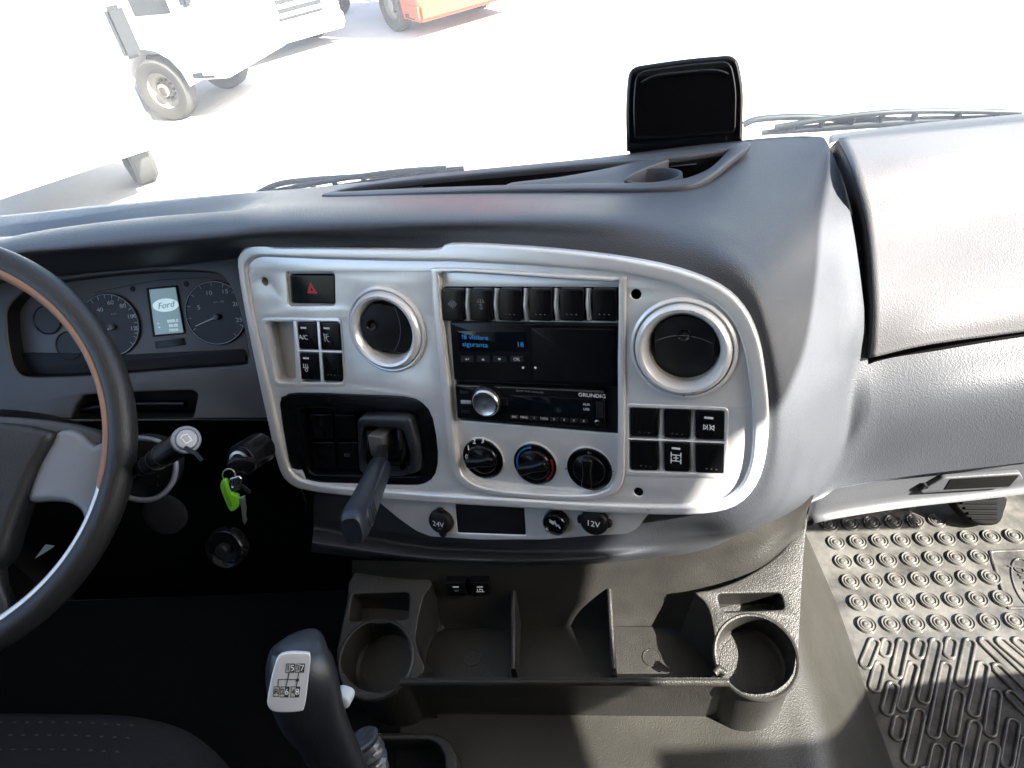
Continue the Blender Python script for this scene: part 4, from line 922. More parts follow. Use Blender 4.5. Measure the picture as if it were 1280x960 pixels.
slab('face', [(a * 1.0, b * 1.0) for a, b in ho], [], hm - .004, hm, .0005, CLUP, ic, CL)
def gauge(px, py, r, label, r2=None):
    a, b = CL.L(px, py, hm)
    g_ = lathe('gauge', [(r, .0), (r, .004), (r - .0010, .0045), (r - .002, .003), (.0001, .003)], a, b, GFACE, ic, CL, 60, cap=False, h=hm, label=label)
    return g_, a, b
def ringarc(nm, a, b, r, a0, a1, m, par, wd, h): strokes(nm, [[(a + r * cos(radians(a0 + (a1 - a0) * k / 40)), b + r * sin(radians(a0 + (a1 - a0) * k / 40))) for k in range(41)]], CL, wd, m, par, h, h + .0004)
slab('lower_band', rnd(c5([(14, 440), (160, 443), (306, 436), (309, 452), (300, 457), (160, 468), (30, 473), (16, 462)], hm), .004), [], hm, hm + .003, .001, BLKM, ic, CL)
gh = hm + .0032
rg = .0455
g2, a2, b2 = gauge(271, 391, rg, 'round rev counter with a white needle')
g1, a1, b1 = gauge(139, 406, rg, 'round speedometer')
GR = mat('gauge ring', (.35, .36, .38), .4, metal=.3)
GPR = mat('gauge numerals', (.62, .66, .72), .6)
ringarc('gauge_ring', a2, b2, rg - .0015, 0, 360, GR, g2, .0008, gh + .001); ringarc('gauge_ring', a1, b1, rg - .0015, 0, 360, GR, g1, .0008, gh + .001)
def ticks(a, b, r0, r1, angs, par, wd=.0006): strokes('tick', [[(a + r0 * cos(radians(t)), b + r0 * sin(radians(t))), (a + r1 * cos(radians(t)), b + r1 * sin(radians(t)))] for t in angs], CL, wd, GPR, par, gh, gh + .0003)
ticks(a2, b2, .038, .0425, [210 - 24 * k for k in range(12)], g2); ticks(a1, b1, .038, .0425, [225 - 15 * k for k in range(19)], g1)
for s, x, y in (('5', 248.5, 384.5), ('10', 261, 366.5), ('15', 281, 364.5), ('20', 295, 380), ('25', 299, 400)):
    a, b = CL.L(x, y, gh); text('numeral', s, CL, a, b, .0085, GPR, g2, h=gh, xs=1.25)
text('lettering', 'rpm x 100', CL, *CL.L(273, 377.5, gh), .0038, GPR, g2, h=gh)
for s, x, y in (('0', 116, 425), ('20', 110, 404), ('40', 125, 387.5), ('60', 138, 378.5), ('80', 153.5, 382.5), ('100', 164.5, 395.5), ('120', 168.5, 410.5)):
    a, b = CL.L(x, y, gh); text('numeral', s, CL, a, b, .0080 if len(s) > 2 else .0085, GPR, g1, h=gh, xs=1.2)
text('lettering', 'km/h', CL, *CL.L(142.5, 392.5, gh), .0042, GPR, g1, h=gh); text('lettering', '125', CL, *CL.L(170, 416.5, gh), .0036, GPR, g1, h=gh)
def needle(px0, py0, px1, py1, g_):
    p, q = V(CL.L(px0, py0, gh)), V(CL.L(px1, py1, gh)); d = (q - p).normalized(); nn = V((-d.y, d.x))
    vs = [];
    for hh in (gh + .003, gh + .0042):
        for c in (p - nn * .0011, q - nn * .0004, q + nn * .0004, p + nn * .0011): vs.append(CL.W(c.x, c.y, hh))
    mkw('needle', vs, [(4, 5, 6, 7), (0, 3, 2, 1), (0, 1, 5, 4), (1, 2, 6, 5), (2, 3, 7, 6), (3, 0, 4, 7)], PRNT, g_, smooth=False)
    lathe('needle_hub', [(.0045, .001), (.0045, .004), (.0035, .0055), (.0001, .006)], p.x, p.y, mat('hub plastic', (.10, .11, .12), .35), g_, CL, 20, cap=False, h=gh)
needle(272, 396, 246, 407.5, g2); needle(141, 409, 117, 424, g1)
# fuel / air dials in the dark left end
for x, y in ((88, 432), (60, 400)):
    a, b = CL.L(x, y, hm); lathe('small_dial', [(.021, 0), (.021, .003), (.020, .0035), (.0192, .002), (.0001, .002)], a, b, GFACE, ic, CL, 40, cap=False, h=hm)
# lit display with logo oval
dsp = slab('lit_display', rnd(c5([(187, 362), (220.5, 359), (230.5, 415.5), (194.5, 418.5)], hm), .001), [], hm - .001, hm + .0015, .0003, LCD, ic, CL)
slab('display_frame', rnd(c5([(184, 360), (222, 356.5), (232.5, 417), (192.5, 421)], hm), .0015), [rnd(c5([(187, 362), (220.5, 359), (230.5, 415.5), (194.5, 418.5)], hm), .001)], hm, hm + .0032, .001, BLKM, ic, CL)
dh = hm + .0016
def DP(u, v):   # display coordinates 0..1
    a = (1 - u) * 187 + u * 220.5; b = (1 - u) * 362 + u * 359; c = (1 - u) * 194.5 + u * 230.5; d = (1 - u) * 418.5 + u * 415.5
    return CL.L(a * (1 - v) + c * v, b * (1 - v) + d * v, dh)
ov = [DP(.5 + .47 * cos(t), .37 + .145 * sin(t)) for t in [2 * pi * k / 36 for k in range(36)]]
lg = slab('oval_emblem', ov, [], dh - .0002, dh + .0003, .0001, LCDW, dsp, CL, res=0)
text('emblem_lettering', 'Ford', CL, *DP(.5, .375), .0125, LCDD, lg, h=dh + .0005, xs=1.05, shear=.35, rot=radians(4), ext=.0001)
text('display_text', '8888.8', CL, *DP(.66, .73), .0062, LCDW, dsp, h=dh); text('display_text', '88:88', CL, *DP(.66, .83), .0062, LCDW, dsp, h=dh); text('display_text', '70008', CL, *DP(.64, .93), .0058, LCDW, dsp, h=dh)
text('display_text', 'E  F', CL, *DP(.16, .80), .005, LCDW, dsp, h=dh, rot=1.57)
slab('warning_strip', rnd(c5([(194, 427), (231, 422), (233, 431), (195, 435.5)], hm), .001), [], hm, hm + .001, .0003, BLKG, ic, CL)
for x, y in ((166, 361), (233, 355)):
    a, b = CL.L(x, y, hm); lathe('warning_lamp', [(.004, 0), (.0038, .0006), (.0001, .0006)], a, b, BLKM, ic, CL, 16, cap=False, h=hm)
strokes('moulding_line', [c5([(118, 366), (160, 357), (200, 350), (240, 348), (262, 347)], hm)], CL, .0008, BLKM, ic, hm, hm + .0006)

# dark knee panel below, and the steering column shroud
kp = [[CL.P(x, 524, -.008), CL.P(x, 530, -.012), Y(x, y1, .76), Y(x, y2, .80), Y(x, 1000, .84)] for x, y1, y2 in ((-150, 620, 760), (0, 610, 760), (130, 600, 760), (240, 600, 750), (340, 600, 740), (430, 620, 740), (540, 650, 740))]
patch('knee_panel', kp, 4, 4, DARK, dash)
# (pod flank between the panel's left edge and the cluster)
fl = [[PN.P(302, 330, -.006), PN.P(306, 330, -.06), Y(316, 330, .86)], [PN.P(312, 400, -.006), PN.P(318, 400, -.06), Y(330, 400, .86)], [PN.P(330, 495, -.006), PN.P(336, 495, -.06), Y(350, 495, .82)], [PN.P(352, 583, -.006), PN.P(360, 583, -.05), Y(372, 583, .78)], [PN.P(372, 606, -.008), PN.P(380, 616, -.045), Y(384, 640, .74)]]
patch('pod_flank', fl, 5, 3, PAD, dash)

# ================================================================== STEERING WHEEL AND COLUMN
wc = V((-.737, .468, .809)); wn = V((.21, -.651, .729)).normalized()
wu = V((0, 0, 1)).cross(wn).normalized()
WH = Frame(wc, wu, wn.cross(wu))
RW, RT = .2255, .0148
st = empty('steering_wheel', None, 'black leather steering wheel with grey spokes cut by the left edge', 'steering wheel', frame=WH)
def torus(name, R, r, h, m, a0=0., a1=360., ru=1., rv=1., seg=120, par=st, ns=18, dr=0):
    full = abs(a1 - a0) >= 359.9; k = seg if full else int(seg * (a1 - a0) / 360) + 2; vs = []
    for i in range(k):
        t = radians(a0 + (a1 - a0) * (i / (k if full else k - 1)))
        tp_ = 1. if full else min(1, 8 * min(i, k - 1 - i) / k + .05)
        for j in range(ns):
            s = 2 * pi * j / ns; rr = R + r * ru * cos(s) * (tp_ if not full else 1); hh = h + r * rv * sin(s) * (tp_ if not full else 1)
            vs.append(WH.W(rr * cos(t), rr * sin(t), hh))
    return mkw(name, vs, grid_faces(k, ns, closeu=full, closev=True), m, par, angle=80)
torus('rim', RW, RT, 0, LEAT, seg=160, rv=1.12, ns=24)
# where do picture positions fall as angles in the wheel plane
def wang(px, py): a, b = WH.L(px, py, 0); return math.degrees(math.atan2(b, a))
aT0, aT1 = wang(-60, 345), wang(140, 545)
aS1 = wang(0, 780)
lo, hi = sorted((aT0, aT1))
torus('warm_reflection_arc', RW - .0115, .0078, .0015, WARMREF, lo - 25, hi, rv=1.5, ru=.9)  # upper arc of the rim, warm reflected light put into its colour
torus('grey_insert', RW - .0115, .0078, .0015, SPOK, lo - 110, lo - 0 if False else lo + 0, rv=1.5, ru=.9) if False else None
lo2, hi2 = sorted((aT1, aS1))
torus('grey_insert', RW - .0118, .0070, .0015, SILV, lo2 - 40, hi2 + 4, rv=1.3, ru=.85)
def w5(l, h=0): return WH.pts(l, h)
spoke = [(46, 575), (60, 552), (76, 537), (98, 540), (118, 556), (133, 548), (139, 570), (134, 602), (122, 640), (108, 672), (104, 652), (99, 638), (84, 629), (60, 627), (34, 627), (38, 600)]
slab('spoke', smooth2(w5(spoke, -.004), 3), [], -.026, -.002, .008, SPOK, st, WH, res=5)
slab('spoke_top', smooth2(w5([(-150, 530), (-60, 516), (0, 520), (60, 525), (110, 534), (134, 546), (126, 566), (104, 570), (80, 556), (60, 560), (0, 575), (-150, 600)], -.012), 3), [], -.036, -.010, .008, FASC, st, WH, res=5)
pad_ = [(-220, 545), (-100, 528), (0, 528), (52, 536), (66, 545), (48, 580), (30, 622), (14, 665), (2, 700), (-40, 730), (-140, 740), (-260, 700), (-290, 620)]
slab('airbag_cover', smooth2(w5(pad_, .004), 3), [], -.03, .008, .010, LEAT, st, WH, res=5)
slab('lower_spoke', smooth2(w5([(-190, 700), (-20, 700), (0, 730), (16, 780), (0, 800), (-60, 830), (-120, 835), (-190, 800)], -.01), 3), [], -.03, -.008, .007, LEAT, st, WH, res=4)
lathe('hub', [(.035, -.03), (.05, -.07), (.055, -.12)], 0, 0, BLKM, st, WH, 40)
# column shroud behind the wheel
sh_ = []
for t, r, sq in ((0, .052, 1), (.3, .070, .95), (.7, .074, .9), (1., .070, .9)):
    c = wc - wn * (.06 + .22 * t); sh_.append([c + WH.u * (r * cos(radians(k * 30))) + WH.v * (r * .8 * sin(radians(k * 30))) for k in range(13)])
patch('column_shroud', sh_, 4, 3, BLKM, st, angle=80)

# indicator stalk
sk = empty('column_stalk', D(172, 588, .72), 'black column stalk with a silver ringed end button right of the steering wheel', 'stalk')
p0, p1, p2 = D(138, 612, .86), D(180, 585, .75), D(231, 551, .66)
tube('stalk_arm', spl([p0, ins(p0, p1, .6), p1, ins(p1, p2, .5), p2], 5), [.007] * 5 + [.0075] * 5 + [.0105] * 5 + [.0125] * 6, BLKG, sk, seg=20)
axs = (p2 - p1).normalized(); viewn = (CAM - p2).normalized(); en = (axs * .35 + viewn * .65).normalized()
EF = Frame(p2 + axs * .004, en.cross(V((0, 0, 1))) * -1, V((0, 0, 1)) - en * en.z)
if EF.n.dot(en) < 0: EF = Frame(EF.O, -EF.u, EF.v)
cap_ = lathe('end_ring', [(.0118, -.012), (.0135, -.002), (.0135, .001), (.0125, .003), (.0105, .0030), (.0100, .001)], 0, 0, SPOK, sk, EF, 40, cap=False)
lathe('end_button', [(.0098, -.002), (.0098, .0035), (.0086, .0052), (.0001, .0056)], 0, 0, mat('pale button plastic', (.35, .37, .40), .35), sk, EF, 32, cap=False)
strokes('symbol', [[(-.003, .002), (-.003, -.003), (.003, -.003), (.003, .002)], [(-.004, .004), (-.001, .0055), (.003, .004)]], EF, .0012, PRNT, sk, .0056, .0060)
tube('stalk_lever', [D(232, 560, .645), D(246, 568, .64), D(253, 576, .638)], [.0025, .0022, .002], BLKG, sk, seg=10)
for k in range(3):
    q = ins(p1, p2, .15 + .2 * k); tube('grip_band', [q - axs * .0012, q + axs * .0012], .0128 - .001 * (2 - k), BLKM, sk, seg=20)
# switch collar with a grey ring
cr_ = empty('column_switch', D(180, 590, .78), 'black switch collar with a thin grey oval ring on the steering column', 'switch')
ringp = [(150, 552), (178, 548), (206, 556), (219, 575), (217, 600), (203, 618), (182, 625), (158, 620), (145, 600), (143, 572)]
tube('collar_ring', spl([D(x, y, .78) for x, y in ringp], 4, closed=True), .0032, SPOK, cr_, closed=True, seg=10)
CF_ = Frame(D(182, 588, .785), V((1, 0, 0)), V((0, .45, .9)))
slab('collar_face', smooth2(CF_.pts(ringp), 3), [], -.02, -.002, .003, BLKM, cr_, CF_)
for y in (596, 608): tube('collar_notch', [D(188, y, .775), D(198, y - 1, .773)], [.0012, .0018], DARK, cr_, seg=8)
# round fabric speaker and round button below
spk = empty('round_speaker', D(205, 645, .84), 'round dark grey woven disc on the black panel below the column stalk', 'speaker')
SPF = Frame(D(205, 645, .84), V((1, .1, 0)), V((0, .35, .94)))
lathe('speaker_cover', [(.027, -.006), (.0265, 0), (.024, .002), (.012, .0035), (.0001, .004)], 0, 0, SEATM, spk, SPF, 40, cap=False)
for r in (.010, .016, .021): lathe('speaker_ridge', [(r, .0032), (r + .0005, .0042 - r * .05), (r + .001, .003)], 0, 0, SEATM, spk, SPF, 40, cap=False)
dn = empty('round_gland', D(283, 688, .86), 'shallow dark round knob low on the black panel under the ignition keys', 'knob')
DNF = Frame(D(283, 684, .86), V((1, 0, 0)), V((0, .5, .86)))
lathe('gland_ring', [(.027, -.006), (.027, .004), (.024, .008), (.020, .007), (.017, .004), (.0001, .003)], 0, 0, BLKG, dn, DNF, 40, cap=False)
lathe('gland_centre', [(.008, .0), (.008, .012), (.006, .014), (.0001, .014)], 0, 0, BLKM, dn, DNF, 24, cap=False)
# ignition lock with keys
ig = empty('ignition_lock', D(303, 572, .80), 'black ignition lock barrel low on the dark panel beside the control panel', 'ignition lock')
IGF = Frame(D(303, 574, .79), V((1, -.1, 0)), V((0, .45, .89)))
lathe('lock_barrel', [(.019, -.04), (.019, .002), (.0175, .005), (.013, .006), (.012, .003), (.0001, .003)], 0, 0, BLKG, ig, IGF, 40, cap=False)
lathe('lock_ring', [(.0125, .004), (.0125, .007), (.0095, .0075), (.009, .004)], 0, 0, KEYM, ig, IGF, 32, cap=False)
ky = empty('ignition_key', D(300, 585, .77), 'black headed ignition key in the lock carrying a second key and green fob', 'key')
KF = Frame(D(300, 590, .765), V((1, 0, .0)), V((0, .3, .95)))
slab('key_head', smooth2(KF.pts([(283, 582), (292, 572), (316, 574), (320, 584), (314, 592), (300, 594), (287, 590)]), 3), [], -.004, .004, .0025, BLKG, ky, KF)
tube('key_blade', [D(303, 579, .785), D(300, 584, .772)], .0035, KEYM, ky, seg=10)
tube('key_ring', spl([KF.P(286 + 8 * cos(t), 594 + 8 * sin(t), .006) for t in [2 * pi * k / 8 for k in range(8)]], 3, closed=True), .0007, KEYM, ky, closed=True, seg=8)
K2 = KF.shift(.008)
hd = slab('spare_key_head', rnd(K2.pts([(288, 597), (299, 594), (303, 598), (301, 611), (290, 615), (285, 609)]), .002), [rnd(K2.pts([(291, 600), (293, 600), (292, 608), (290, 608)]), .0004)], -.0015, .0015, .001, CHRO, ky, K2)
slab('spare_key_blade', rnd(K2.pts([(299, 607), (303, 605), (314, 614), (312, 618)]), .001), [], -.001, .001, .0005, BLKM, ky, K2)
slab('door_key_blade', rnd(K2.pts([(299, 622), (306, 619), (308, 634), (307.5, 645), (309, 650), (306, 656), (303.5, 650), (302, 636)]), .0008), [], -.001, .001, .0005, KEYM, ky, K2)
fb = empty('key_fob', D(288, 615, .76), 'bright green plastic key fob hanging from the ignition keys', 'key fob')
slab('fob_body', smooth2(K2.pts([(278, 600), (283, 599), (287, 606), (291, 616), (298, 619), (299, 631), (293, 638), (287, 636), (280, 620), (276, 608)]), 3), [], -.004, .0025, .002, GREEN, fb, K2, res=3)
slab('fob_groove', smooth2(K2.pts([(281, 604), (285, 612), (292, 628), (289, 632), (283, 618)]), 2), [], .002, .0032, .0005, mat('dark green fob insert', (.10, .32, .01), .4), fb, K2)
# pale paper slip seen through the wheel
pp = empty('paper_slip', D(57, 690, .95), 'small pale green paper slip in the dark gap below the wheel spoke', 'paper')
PF = Frame(D(57, 690, .95), V((1, 0, 0)), V((0, .6, .8)))
slab('sheet', PF.pts([(44, 698), (57, 680.5), (69, 682), (64, 686)]), [], 0, .0006, .0001, mat('pale green paper', (.30, .36, .30), .8), pp, PF)
# ================================================================== FLOOR MAT
fm = empty('floor_mat', (.7, .7, 0), 'glossy dark rubber floor mat with round studs and slanted ribs in the passenger footwell', 'floor mat')
edge_l = [Z(x, y, .0) for x, y in ((985, 560), (1004, 655), (1040, 745), (1080, 852), (1120, 965), (1160, 1080), (1200, 1200))]
vs, fs = [], []; nx = 40; rows_ = spl(edge_l, 6)
for p in rows_:
    for i in range(nx + 1): vs.append(V((p.x - .02 + (1.24 - p.x + .02) * i / nx, p.y, .0 + .0008 * sin(i * .9) * sin(p.y * 23))))
mkw('mat_sheet', vs, grid_faces(len(rows_), nx + 1)[::-1] if False else [f[::-1] for f in grid_faces(len(rows_), nx + 1)], RUBB, fm)
# studs: concentric rings, one mesh shared by every copy
prof = [(.0178, -.001), (.0172, .0022), (.0162, .0034), (.0150, .0022), (.0142, .0014), (.0128, .0014), (.0120, .0026), (.0108, .0034), (.0098, .0024), (.0090, .0014), (.0074, .0014), (.0062, .0032), (.0045, .0040), (.0020, .0040), (.0001, .0030)]
stud = lathe('stud', prof, 0, 0, RUBB, fm, Frame(V((.44, .896, .0015)), V((1, 0, 0)), V((0, 1, 0))), 28, cap=False)
x0, y0 = .4395, .896; first = True; base = stud
def lxof(y):
    for a, b in zip(edge_l[:-1], edge_l[1:]):
        if b.y <= y <= a.y: return a.x + (b.x - a.x) * (a.y - y) / (a.y - b.y)
    return .4
sites = []
for r in range(-3, 5):
    for c in range(-3, 20):
        x = x0 + c * .0434 - .0012 * r * 0; y = y0 - r * .0467 + .0006 * c
        if x < lxof(y) + .012 or x > 1.2: continue
        if r in (1, 2, 3) and .745 < x < .93: continue
        if r == -1 and x > .70: continue
        if r <= -2 and x > .66: continue
        sites.append((x, y))
for k, (x, y) in enumerate(sites):
    o = stud if k == 0 else stud.copy()
    if k: COL.objects.link(o); o.parent = fm
    o.location = (x - .44, y - .896, random.uniform(-.0002, .0004))
    if k: MW[o.name] = MW[fm.name].copy()
# shift correction: vertices already sit at the first site
# raised ribs, long loops laid in a slanting pattern
def rib(x0_, y0_, x1_, y1_, wd=.0085):
    p, q = Z(x0_, y0_, 0), Z(x1_, y1_, 0); d = q - p; d.z = 0
    if d.length < .01: return
    d.normalize(); nn = V((-d.y, d.x, 0)); path = []
    p = p + d * wd; q = q - d * wd
    for k in range(7): t = pi / 2 + pi * k / 6; path.append(p + d * (wd * cos(t)) + nn * (wd * sin(t)))
    for k in range(7): t = -pi / 2 + pi * k / 6; path.append(q + d * (wd * cos(t)) + nn * (wd * sin(t)))
    if (path[0].x) < lxof(path[0].y): return
    tube('rib', [P_ + V((0, 0, .0006)) for P_ in path], .0034, RUBB, fm, closed=True, seg=8)
cr3 = lambda x, y: (980 + x * .4167, 560 + y * .4167)
RB = [(275, 575, 240, 660), (312, 575, 300, 625), (360, 575, 335, 690), (412, 575, 398, 630), (458, 575, 415, 765), (505, 572, 493, 630), (560, 575, 530, 715),
      (290, 645, 268, 730), (330, 705, 305, 800), (390, 645, 350, 790), (490, 645, 445, 870), (525, 730, 500, 865), (600, 645, 565, 805), (350, 805, 335, 875), (408, 785, 372, 950), (635, 725, 615, 865),
      (575, 820, 540, 975), (520, 885, 495, 1040), (465, 890, 430, 1050), (690, 815, 665, 960), (630, 885, 600, 1040), (730, 870, 700, 1040), (430, 960, 405, 1060),
      (590, 572, 760, 735), (640, 572, 790, 700), (690, 572, 820, 680), (740, 572, 850, 660), (630, 650, 830, 850), (668, 730, 860, 920), (560, 995, 530, 1120), (660, 990, 630, 1120)]
for a in RB:
    A = cr3(a[0], a[1]); B = cr3(a[2], a[3]); rib(A[0], A[1], B[0], B[1])
# moulded badge field: frame and oval with lettering, turned to read from the seat side
bf = [cr3(x, y) for x, y in ((618, 312), (760, 306), (800, 480), (672, 480))]
bp = [Z(x, y, 0) for x, y in bf]
for i in range(4): pass
bfr = tube('badge_frame', spl([ins(bp[i], bp[(i + 1) % 4], t) for i in range(4) for t in (.06, .5, .94)], 3, closed=True), .0035, RUBB, fm, closed=True, seg=8)
oc = Z(*cr3(728, 405), 0) + V((.0, 0, 0)); 
ovp = [oc + V((.043 * cos(t) * .55 - .060 * sin(t) * 0, 0, 0)) + V((0, .055 * sin(t), 0)) + V((.012 * sin(t), 0, 0)) for t in [2 * pi * k / 28 for k in range(28)]]
tube('badge_oval', ovp, .0022, RUBB, bfr, closed=True, seg=8)
BFm = Frame(oc, V((.05, -1, 0)), V((1, .05, 0)))
text('badge_lettering', 'Ford', BFm, 0, 0, .036, RUBB, bfr, h=.0, rot=pi, shear=.3, ext=.0022)
# footwell front: ridged heater duct cover and bars, their shade given as near-black colour
df = empty('foot_vent', Z(1222, 640, .03), 'ribbed kick vent coloured dark for shade at the far end of the passenger footwell', 'vent')
VF = Frame(Z(1222, 640, .05), V((1, 0, 0)), V((0, .8, .6)))
slab('vent_body', smooth2(VF.pts([(1190, 618), (1255, 618), (1256, 640), (1248, 655), (1225, 655), (1205, 643)]), 3), [], -.03, .0, .006, DARK, df, VF)
for k in range(5):
    y = 622 + k * 6.5; tube('vent_bar', [VF.P(1198 + k * 4, y, .002), VF.P(1246, y + .5, .002)], .0028, DARK, df, seg=8)
for k in range(3):
    p = [Z(985, 634 + k * 8, .0), Z(1075, 632.5 + k * 8, .0)]; tube('long_rib', [q + V((0, 0, .002)) for q in p], .004, RUBB, fm, seg=8)
# ================================================================== GEAR LEVER
gl_ = empty('gear_lever', D(455, 990, .66), 'black gear knob with a silver shift pattern plate on a slanted lever', 'gear lever')
top_, low_ = D(383, 815, .520), D(418, 925, .60)
gx = (top_ - low_).normalized()
# ring centres run from the crown of the knob down the sleeve (picture position, distance, half widths)
ksec = [(380, 797, .545, .002, .002), (378, 799, .543, .011, .012), (376, 804, .542, .020, .020), (374, 814, .541, .0255, .026), (375, 830, .541, .0285, .030), (378, 850, .543, .0300, .032), (384, 872, .549, .0295, .032), (392, 893, .557, .0275, .029), (402, 912, .567, .0250, .025), (412, 932, .580, .0240, .024), (422, 955, .597, .0245, .024), (434, 985, .620, .0250, .025), (448, 1020, .645, .026, .026)]
axp = [D(s[0], s[1], s[2]) for s in ksec]
ksec = [(x, y, d - .0025, a * .90, b * .90) for x, y, d, a, b in ksec]; ksec[0:4] = [(380, 795.5, .543, .0012, .0012), (379, 797.5, .542, .0085, .009), (377, 803, .540, .0165, .017), (375, 813, .539, .0220, .0228)]
axp = [D(s[0], s[1], s[2]) for s in ksec]
vs = []; NS = 36
kax = (axp[0] - axp[8]).normalized(); side = kax.cross((CAM - axp[4]).normalized()).normalized() * -1; frn = side.cross(kax).normalized()
if frn.dot(CAM - axp[4]) < 0: frn = -frn
for i, (s, p) in enumerate(zip(ksec, axp)):
    t = (axp[min(i + 1, len(axp) - 1)] - axp[max(i - 1, 0)]).normalized() * -1
    if i < 3: t = kax
    sx = t.cross(frn).normalized(); fy = sx.cross(t).normalized()
    for k in range(NS):
        an = 2 * pi * k / NS; e = .8
        vs.append(p + sx * (math.copysign(abs(cos(an)) ** e, cos(an)) * s[3]) + fy * (math.copysign(abs(sin(an)) ** e, sin(an)) * s[4]))
# smooth lengthwise
cols_ = [[vs[i * NS + k] for i in range(len(ksec))] for k in range(NS)]
cs_ = [spl(c, 4) for c in cols_]; nn2 = len(cs_[0])
vs2 = [cs_[k][i] for i in range(nn2) for k in range(NS)]
KNB = mat('satin knob plastic', (.012, .014, .017), .38, grain=.0004, gscale=800, bump=.25)
mkw('knob', vs2, grid_faces(nn2, NS, closev=True) + [tuple(range(NS))[::-1]], KNB, gl_, angle=80)
GF = Frame(D(362, 854, .508), CR * 0 + (D(385, 852, .512) - D(340, 856, .506)), D(372, 820, .512) - D(355, 888, .507))
pl_px = [(352, 817), (382, 815.5), (388, 821), (386, 845), (381, 882), (374, 889), (345, 889.5), (335, 882), (335, 868), (342, 836)]
pt = slab('pattern_plate', smooth2(GF.pts(pl_px), 4), [], -.004, .0014, .0012, mat('satin plate', (.62, .63, .65), .38, metal=.35), gl_, GF, res=3)
def GL(x, y): return GF.L(320 + x * .1876, 780 + y * .1875, .0014)      # positions in the enlarged detail view
strokes('pattern_line', [[GL(222, 322), GL(200, 418)], [GL(285, 322), GL(270, 418)], [GL(278, 370), GL(150, 370), GL(146, 416)]], GF, .0006, PRNB, pt, .0012, .0017)
a, b = GL(277, 373); lathe('pattern_dot', [(.0012, .0012), (.0012, .0018), (.0001, .0018)], a, b, PRNB, pt, GF, 12, cap=False)
def cell_(x0, y0, x1, y1, l, r_):
    if r_:
        xm = (x0 + x1) / 2
        slab('numeral_box', rnd([GL(xm, y0), GL(x1, y0), GL(x1 - 8, y1), GL(xm - 8, y1)], .0006), [], .0012, .0018, .0001, PRNB, pt, GF, res=0)
        text('numeral', r_, GF, *GL((xm + x1) / 2 - 4, (y0 + y1) / 2), .0062, PRNT, pt, h=.0020)
    xe = x1 if not r_ else (x0 + x1) / 2
    strokes('numeral_outline', [[GL(x0, y0), GL(x1, y0), GL(x1 - 8, y1), GL(x0 - 8, y1), GL(x0, y0)]], GF, .0004, PRNB, pt, .0012, .0018)
    text('numeral', l, GF, *GL((x0 + xe) / 2 - 4, (y0 + y1) / 2), .0056, PRNB, pt, h=.0016)
cell_(205, 265, 260, 322, '1', '5'); cell_(270, 265, 326, 322, '3', '7'); cell_(122, 418, 158, 482, 'R', ''); cell_(168, 418, 222, 486, '2', '6'); cell_(238, 418, 293, 486, '4', '8')
sb = D(429, 875, .565)
SBF = Frame(sb, V((1, 0, 0)), V((0, .5, .86)))
slab('range_switch', smooth2(SBF.pts([(420, 866), (430, 867), (438, 872), (438, 880), (433, 884), (424, 881), (418, 876)]), 3), [], -.012, .004, .003, mat('pale switch plastic', (.45, .50, .50), .35), gl_, SBF, res=3)
# gaiter: ridged crumpled sleeve beside the lever
gt = empty('gaiter', D(470, 985, .74), 'shiny crinkled black vinyl gaiter at the foot of the gear lever', 'gaiter')
gp_ = spl([D(452, 922, .66), D(461, 940, .665), D(467, 965, .68), D(472, 1000, .70), D(476, 1040, .72)], 12)
tube('gaiter_sleeve', gp_, [.0135 + .0024 * sin(i * 1.25) + .0010 * sin(i * 2.9) for i in range(len(gp_))], GAIT, gt, seg=24)

# ------------------------------------------------------------------ driver's seat corner, bottom left
se = empty('driver_seat', (-.75, .1, .0), 'dark woven driver seat cushion with rows of pale dots, its corner in view', 'seat')
pts = [(-400, 897), (0, 896), (120, 897), (185, 904), (228, 925), (248, 950), (256, 985), (262, 1040)]
zc = [.50, .50, .50, .498, .494, .49, .49, .49]
cush = []
cush = [[Z(-500, 896, .50), Z(-500, 912, .505), Z(-500, 960, .51), Z(-500, 1080, .51), Z(-500, 1300, .50)],
        [Z(-100, 895, .50), Z(-100, 911, .505), Z(-100, 960, .51), Z(-100, 1080, .51), Z(-100, 1300, .50)],
        [Z(60, 896, .50), Z(60, 911, .505), Z(60, 960, .51), Z(60, 1080, .51), Z(60, 1300, .50)],
        [Z(150, 899, .50), Z(148, 913, .505), Z(145, 960, .51), Z(145, 1080, .51), Z(145, 1300, .50)],
        [Z(215, 915, .495), Z(205, 927, .502), Z(196, 965, .507), Z(198, 1080, .507), Z(200, 1300, .50)],
        [Z(248, 945, .487), Z(238, 952, .497), Z(232, 985, .50), Z(236, 1080, .50), Z(240, 1300, .49)],
        [Z(262, 985, .47), Z(256, 992, .48), Z(252, 1020, .485), Z(256, 1100, .485), Z(262, 1300, .48)]]
patch('cushion', cush, 6, 6, SEATM, se, angle=80)
fr_ = [[c[0], c[0] + V((.0, .012, -.025)), c[0] + V((0, .012, -.10)), c[0] + V((0, -.02, -.14))] for c in cush]
patch('cushion_front', fr_, 6, 4, SEATM, se, angle=80)
sdm = [[c, c + V((.012, 0, -.03)), c + V((.012, 0, -.14))] for c in cush[-1]]
patch('cushion_side', sdm, 6, 4, SEATM, se, angle=80)
DOT = mat('seat dot thread', (.05, .047, .04), .9)
for j, (y, x0) in enumerate(((903, 2), (919, -3), (937, 0), (955, -4))):
    for k in range(11):
        x = x0 + k * 16.3; 
        if x > 175 - j * 8: continue
        p = Z(x, y + max(0, (x - 90)) * .05, .5085 if j else .5035)
        box('stitch_dot', p + V((0, 0, .0005)), (.0042, .0012, .0012), DOT, se)

